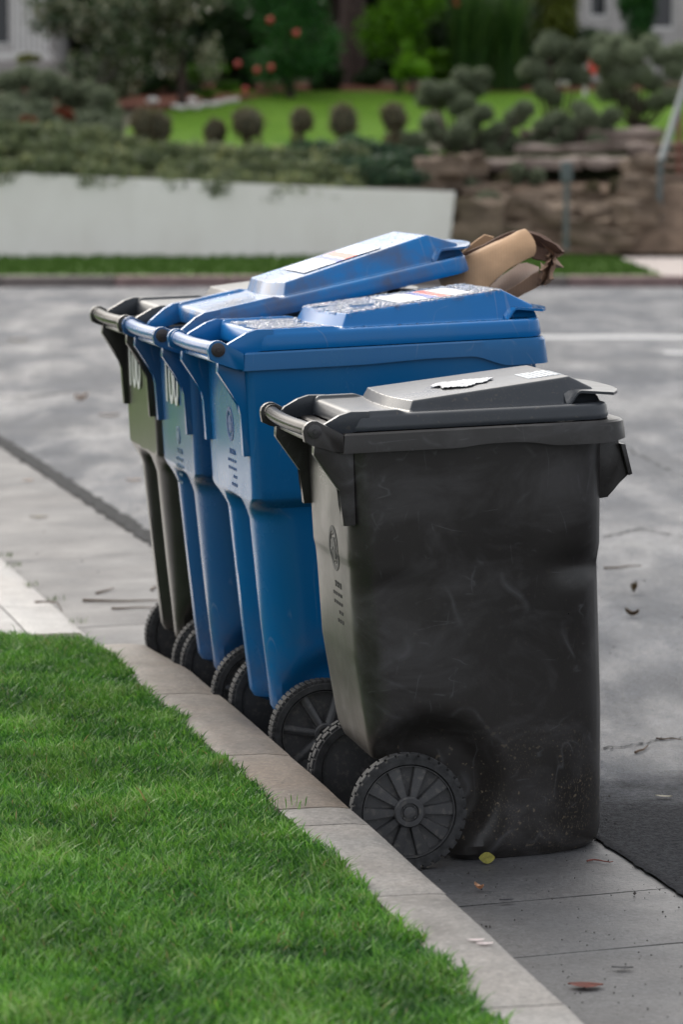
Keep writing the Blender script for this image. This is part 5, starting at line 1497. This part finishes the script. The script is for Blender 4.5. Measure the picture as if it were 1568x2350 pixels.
# cloud-pruned shrubs: pads on visible branches
def cloud_shrub(pads, Y, label, seed, m=None, group='cloud-pruned shrubs with clipped pads'):
    rr_ = random.Random(seed)
    cxp = sum(p_[0] for p_ in pads) / len(pads); low = max(p_[1] for p_ in pads)
    c0 = at(cxp, low, Y); gz = min(terrain_z(c0.x, Y), c0.z)
    root = empty('cloud_pruned_shrub', (c0.x, Y, gz), label, 'shrub', group)
    me = None
    for k, (px, py, rpx) in enumerate(pads):
        q = at(px, py, Y + rr_.uniform(-0.45, 0.45)); r = rpx * 1.08 / F * Y
        loc = Vector((q.x - c0.x, q.y - Y, q.z - gz))
        if me is None:
            pad = leaf_cloud('foliage_pad', [(0, 0, 0, 1, 1, 0.86), (0.35, 0.1, -0.1, 0.75, 0.75, 0.6), (-0.4, 0, 0, 0.7, 0.7, 0.65)], m or M_lf_pad, root, 1500, 0.13, 0.72, seed)
            # solid heart so the pad is dense
            me = pad.data
        else: pad = mesh_obj('foliage_pad', me, root)
        pad.location = loc; pad.scale = (r, r, r); pad.rotation_euler = (0, 0, rr_.uniform(0, 6))
        bm = tube([(0, 0, 0.0), (loc.x * 0.5, loc.y * 0.5, loc.z * 0.3), (loc.x, loc.y, loc.z)], [0.030, 0.020, 0.008], 6)
        from_bm('branch', bm, M_bark, root, True, 60)
cloud_shrub([(985, 205, 24), (1005, 228, 28), (1030, 210, 28), (1062, 175, 24), (1070, 235, 22), (1092, 200, 26), (1108, 172, 20), (975, 230, 20), (1050, 250, 20)], 46.5, 'cloud-pruned shrub with two big pads at the left of the group', 1)
cloud_shrub([(915, 320, 26), (955, 325, 26), (1000, 310, 22), (1040, 325, 28), (1075, 285, 26), (1110, 260, 24), (1150, 300, 26), (1120, 320, 28), (1085, 345, 26), (1170, 330, 28), (1205, 250, 22), (1185, 270, 26), (1135, 345, 24), (985, 285, 20), (1060, 305, 26)], 45.2, 'wide low cloud-pruned shrub spilling over the terrace edge', 2)
cloud_shrub([(1220, 160, 28), (1255, 110, 26), (1290, 108, 26), (1250, 205, 26), (1240, 165, 22), (1320, 130, 28), (1345, 110, 24), (1295, 165, 24), (1330, 175, 26), (1270, 225, 22), (1265, 90, 22)], 47.5, 'tall cloud-pruned shrub left of the pink flag', 3)
cloud_shrub([(1385, 130, 28), (1420, 100, 26), (1450, 125, 28), (1490, 105, 26), (1520, 130, 28), (1550, 160, 28), (1470, 170, 28), (1430, 180, 28), (1395, 210, 28), (1500, 190, 26), (1545, 220, 28), (1440, 225, 26), (1470, 245, 22), (1400, 165, 26), (1510, 235, 24), (1565, 120, 26), (1380, 95, 22)], 47.8, 'largest cloud-pruned shrub, reaching the right edge', 4)
cloud_shrub([(1250, 290, 24), (1280, 275, 24), (1315, 290, 26), (1350, 270, 24), (1385, 290, 24), (1405, 265, 22), (1335, 250, 22), (1300, 310, 22), (1370, 325, 22), (1265, 340, 22), (1235, 320, 24), (1360, 345, 16)], 45.6, 'cloud-pruned shrub in the middle of the terrace', 5)
cloud_shrub([(20, 190, 30), (60, 175, 30), (105, 185, 28), (140, 205, 28), (30, 235, 30), (90, 225, 30), (170, 235, 28), (200, 210, 26), (235, 225, 28), (60, 265, 28), (130, 260, 28), (255, 260, 26), (215, 265, 28), (10, 270, 28), (180, 275, 24), (-40, 200, 30), (-50, 250, 30)], 46.5, 'cloud-pruned grey-green shrub at the left edge', 6)
ball(850, 400, 42.6, 0.19, M_lf_ivy2, 'round blue-green bush on top of the white wall end', None, 301, n=1400, name='round_shrub')
ball(1118, 470, 42.5, 0.17, M_lf_pad, 'round green bush growing among the sandstone rocks', None, 302, n=1300, name='round_shrub')
ball(1080, 425, 43.2, 0.09, M_lf_pad, 'tiny bush between rocks above the round green one', None, 303, n=500, name='round_shrub')
ball(1187, 393, 43.6, 0.11, M_lf_pad, 'small bush in front of the dark gap in the rocks', None, 304, n=700, name='round_shrub')
ball(1030, 388, 43.6, 0.10, M_lf_pad, 'small bush at the upper left of the rocks', None, 306, n=700, name='round_shrub')
plant('rock_plant', 1368, 465, 43.1, 0.24, 0.30, M_lf_brown, 2200, 0.03, 'brownish trailing plant on the rocks right of the metal post', 'plant', seed=31, lumps=8, lite=0.6, trunk=False, base_z=0.4)
for i, (px, py, m_) in enumerate(((150, 264, M_flower), (95, 290, M_flower))):
    q = at(px, py, 44.2)
    plant('red_leaved_plant', px, py, 44.3, 0.14, 0.09, M_lf_rust, 420, 0.03, 'rusty red low plant at the left, %s' % ('upper one' if i == 0 else 'lower one'), 'plant', seed=50 + i, lumps=4, trunk=False, base_z=1.2) if False else None
M_lf_rust = leaf_mat('rusty_red_leaves', (0.10, 0.03, 0.015), (0.24, 0.065, 0.035), (0.34, 0.12, 0.06), 0.6)
plant('red_leaved_plant', 150, 262, 43.9, 0.17, 0.09, M_lf_rust, 500, 0.03, 'rusty red low plant above the hedge at the left', 'plant', seed=50, lumps=5, trunk=False, base_z=1.4)
plant('red_leaved_plant', 62, 285, 43.9, 0.15, 0.09, M_lf_rust, 350, 0.03, 'rusty red low plant nearest the left edge', 'plant', seed=51, lumps=4, trunk=False, base_z=1.4)

ball(1420, 430, 43.2, 0.12, M_lf_brown, 'small brownish bush between boulders left of the steps', None, 307, n=800, name='round_shrub')
ball(960, 388, 43.0, 0.13, M_lf_ivy2, 'small blue-green bush between hedge and boulders', None, 308, n=900, name='round_shrub')
ball(1235, 405, 43.5, 0.10, M_lf_pad, 'small bush in the dark gap left of the metal post', None, 309, n=600, name='round_shrub')
plant('rock_plant', 1150, 425, 43.2, 0.20, 0.16, M_lf_brown, 1200, 0.028, 'brownish trailing plant left of the small bush in the gap', 'plant', seed=32, lumps=6, lite=0.5, trunk=False, base_z=0.6)
# rocks, terrace and steps on the right
def rock(px, py, Y, sx_, sy_, sz_, label, seed, m=None, name='boulder', group='sandstone boulders beside the white wall'):
    c = at(px, py, Y); rr_ = random.Random(seed)
    bm = bmesh.new(); bmesh.ops.create_cube(bm, size=1.0)
    bmesh.ops.subdivide_edges(bm, edges=list(bm.edges), cuts=5, use_grid_fill=True)
    for v_ in bm.verts:
        p_ = v_.co.copy(); n_ = p_.normalized() * 0.56
        p_ = p_.lerp(n_, 0.42)
        p_ *= 1 + 0.42 * noise.noise(p_ * 2.4 + Vector((seed, 0, 0))) + 0.12 * noise.noise(p_ * 7 + Vector((0, seed, 0)))
        v_.co = Vector((p_.x * sx_, p_.y * sy_, p_.z * sz_))
    o = from_bm(name, bm, m or M_rock, None, True, 40)
    o.location = c; o.rotation_euler = (rr_.uniform(-.1, .1), rr_.uniform(-.12, .12), rr_.uniform(-.5, .5))
    return tag(o, label, 'boulder' if name == 'boulder' else 'rock', group)
rocks = [(1100, 520, 42.1, .62, .7, .62, 'tall boulder against the end of the white wall'), (1160, 545, 42.1, .62, .6, .34, 'low boulder above the cardboard box'),
         (1185, 480, 42.5, .60, .6, .34, 'broad boulder right of the round green bush'), (1260, 500, 42.4, .55, .6, .36, 'boulder left of the metal post'),
         (1250, 462, 43.0, .70, .6, .26, 'upper boulder just under the dark gap'), (1335, 540, 42.2, .62, .6, .42, 'boulder at the foot of the metal post'),
         (1420, 555, 42.2, .60, .6, .32, 'flat boulder beside the pavement'), (1375, 500, 42.6, .5, .6, .34, 'boulder behind the brownish trailing plant'),
         (1455, 500, 42.4, .50, .6, .40, 'boulder left of the steps, lower one'), (1468, 445, 42.9, .46, .6, .40, 'boulder left of the steps, middle one'),
         (1475, 392, 43.5, .45, .6, .34, 'boulder left of the steps, upper one'), (1005, 400, 43.0, .62, .7, .40, 'boulder above the end of the white wall'),
         (1060, 385, 43.6, .52, .6, .34, 'boulder at the upper left of the dark gap'), (1120, 448, 42.9, .50, .6, .28, 'boulder above the round green bush'),
         (1215, 560, 42.0, .45, .4, .22, 'small boulder low behind the cardboard'), (1345, 468, 43.0, .60, .6, .26, 'boulder under the right part of the dark gap'),
         (955, 425, 42.7, .35, .4, .24, 'small boulder behind the wall top')]
for i, (px, py, Y, a, b, c, lab) in enumerate(rocks): rock(px, py, Y + 0.16, a * 1.08, b, c * 1.05, lab, 3 + i * 7)
tz = at(1300, 372, 44.0).z
terr = empty('stone_terrace', (2.9, 44.0, tz), 'brown flagstone terrace edge above the dark gap', 'terrace')
for i, (pa_, pb_, yy, dz) in enumerate(((1085, 1200, 372, 0), (1203, 1330, 370, 1), (1333, 1450, 368, 0), (1180, 1300, 338, 2), (1303, 1440, 334, 3), (1443, 1508, 336, 3), (1200, 1330, 305, 4), (1333, 1520, 302, 5))):
    Yc = 43.9 + (372 - yy) * 0.028
    a, b = at(pa_, yy, Yc), at(pb_, yy, Yc)
    bm = bmesh.new(); box_bm(bm, ((a.x + b.x) / 2 - 2.9, Yc - 44.0 + 0.45, (a.z - 0.035) - tz + 0.0), (b.x - a.x - 0.01, 1.0, 0.13), None, 0.02)
    bmesh.ops.subdivide_edges(bm, edges=list(bm.edges), cuts=3, use_grid_fill=True)
    for v_ in bm.verts: v_.co += Vector((noise.noise(v_.co * 3) * 0.07, noise.noise(v_.co * 2.5 + Vector((9, i, 0))) * 0.12, noise.noise(v_.co * 3 + Vector((4, i, 0))) * 0.08))
    from_bm('flagstone', bm, M_flag, terr, True, 40)
# the dark hollow below the flagstones: a recessed dark box put in for its shade
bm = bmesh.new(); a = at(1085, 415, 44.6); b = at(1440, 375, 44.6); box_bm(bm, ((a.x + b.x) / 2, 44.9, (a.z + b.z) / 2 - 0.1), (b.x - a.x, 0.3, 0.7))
tag(from_bm('hollow_shade_backing', bm, M_soil_shade), kind='structure')
# steps
st = empty('garden_steps', (at(1560, 560, 42.3).x, 42.3, 0.16), 'tan stone steps rising at the right edge', 'steps')
for k in range(10):
    z = 0.155 * 0.93 * (k + 1)
    bm = bmesh.new(); box_bm(bm, (0.35 + 0.02 * math.sin(k * 2.1), 0.32 * k + 0.29, z - 0.035), (1.40, 0.40, 0.07), None, 0.012)
    from_bm('tread', bm, M_step, st, True, 40)
    bm = bmesh.new(); box_bm(bm, (0.35, 0.32 * k + 0.32, z - 0.110), (1.30, 0.30, 0.078), None, 0.004)
    from_bm('riser', bm, M_soil_shade, st, True, 40)  # riser coloured dark to paint the shade under the tread
# handrail
hrp = at(1516, 375, 42.6)
hand = empty('handrail', hrp, 'grey-green steel handrail slanting up at the right edge', 'handrail')
pts = [at(1517, 372, 42.6) - hrp, at(1534, 320, 43.3) - hrp, at(1572, 200, 45.0) - hrp, at(1605, 100, 46.4) - hrp]
from_bm('rail', tube(pts, 0.045, 12), M_rail, hand, True, 60)
from_bm('post', tube([at(1517, 374, 42.6) - hrp, at(1513, 560, 42.6) - hrp], 0.035, 12), M_rail, hand, True, 60)
from_bm('post', tube([at(1560, 238, 44.5) - hrp, at(1560, 400, 44.5) - hrp], 0.035, 12), M_railred, hand, True, 60)['label'] = 'rusty red upper post'
# metal post with a small box
mp_ = at(1300, 575, 41.6)
post = empty('metal_post', mp_, 'grey metal post with a small meter box at its top', 'post')
from_bm('pole', tube([(0, 0, 0), (0, 0, at(1300, 380, 41.6).z - mp_.z)], 0.032, 12), M_rail, post, True, 60)
bm = bmesh.new(); box_bm(bm, (0.0, -0.02, at(1300, 395, 41.6).z - mp_.z), (0.14, 0.10, 0.26), None, 0.02); from_bm('meter_box', bm, M_rail, post, True, 40)
# small coloured things in the garden
fl = empty('garden_flag', at(1345, 205, 48.5), 'small coral pink flag on a pale stake among the shrubs', 'flag')
from_bm('stake', tube([(0, 0, -0.1), (0, 0, 0.42)], 0.035, 8), M_housewhite, fl, True, 60)
bm = bmesh.new(); g2 = [[bm.verts.new((-0.06 + 0.29 * i / 6 * (1 - 0.25 * abs(j - 2) / 2), 0.03 * math.sin(i * 1.3 + j), 0.22 + 0.30 * j / 4 + 0.02 * math.sin(i))) for i in range(7)] for j in range(5)]
for j in range(4):
    for i in range(6): bm.faces.new((g2[j][i], g2[j][i + 1], g2[j + 1][i + 1], g2[j + 1][i]))
bmesh.ops.solidify(bm, geom=list(bm.faces), thickness=0.01)
from_bm('cloth', bm, M_pink, fl, True, 60)
def stone(px, py, Y, s, label, m=None, name='edging_stone', cat='stone', group='white stones edging the mulch bed', seed=0):
    bm = bmesh.new(); bmesh.ops.create_icosphere(bm, subdivisions=2, radius=s)
    for v_ in bm.verts: v_.co = Vector((v_.co.x * 1.3, v_.co.y, v_.co.z * 0.7)) * (1 + 0.3 * noise.noise(v_.co * 12 + Vector((seed, 0, 0))))
    o = from_bm(name, bm, m or M_stonewhite, None, True, 60); c = at(px, py, Y); c.z = terrain_z(c.x, Y) + 0.06; o.location = c
    return tag(o, label, cat, group)
for i, (px, py) in enumerate(((402, 262), (418, 264), (436, 262), (452, 263), (468, 258), (486, 259), (503, 256), (520, 252), (538, 250))):
    Yk = 51.8 + (264 - py) * 0.085
    stone(px, py, Yk, 0.060, 'white edging stone between mulch bed and lawn, %s of nine from the left' % ('first', 'second', 'third', 'fourth', 'fifth', 'sixth', 'seventh', 'eighth', 'last')[i], seed=i)
def blossom(px, py, Y, s, label):
    o = stone(px, py, Y, s, label, M_petal_white, 'white_blossom', 'flower', None, px); o.location = at(px, py, Y)
blossom(350, 230, 52, 0.075, 'white blossom on the mulch, left one of two')
blossom(440, 230, 52.5, 0.065, 'white blossom on the mulch, right one of two')
blossom(1297, 190, 48.8, 0.07, 'white blossom left of the pink flag')
plant('orange_flower', 1047, 5, 54, 0.06, 0.07, M_lf_rust, 120, 0.03, 'orange flower at the top edge above the strap leaves', 'flower', seed=88, lumps=3, trunk=False, lite=1.0)
# grass along the verge near the street: short tufts so its edge is not a flat sheet
n = 9000
xg = rng.uniform(-6, 3.4, n); yg = rng.uniform(35.95, 41.9, n); hg = rng.uniform(0.03, 0.07, n)
V = np.zeros((n, 3, 3), np.float32)
a = rng.uniform(0, 6.28, n)
V[:, 0] = np.stack([xg - 0.02 * np.cos(a), yg - 0.02 * np.sin(a), np.full(n, 0.165)], 1); V[:, 1] = np.stack([xg + 0.02 * np.cos(a), yg + 0.02 * np.sin(a), np.full(n, 0.165)], 1)
V[:, 2] = np.stack([xg, yg, 0.165 + hg], 1)
o = np_mesh('verge_grass', V, None, M_vergelawn, tint=np.repeat(rng.uniform(0.0, 0.35, n), 3), tris=np.arange(n * 3).reshape(-1, 3))
tag(o, 'short green grass on the verge across the street', 'grass', kind='stuff')
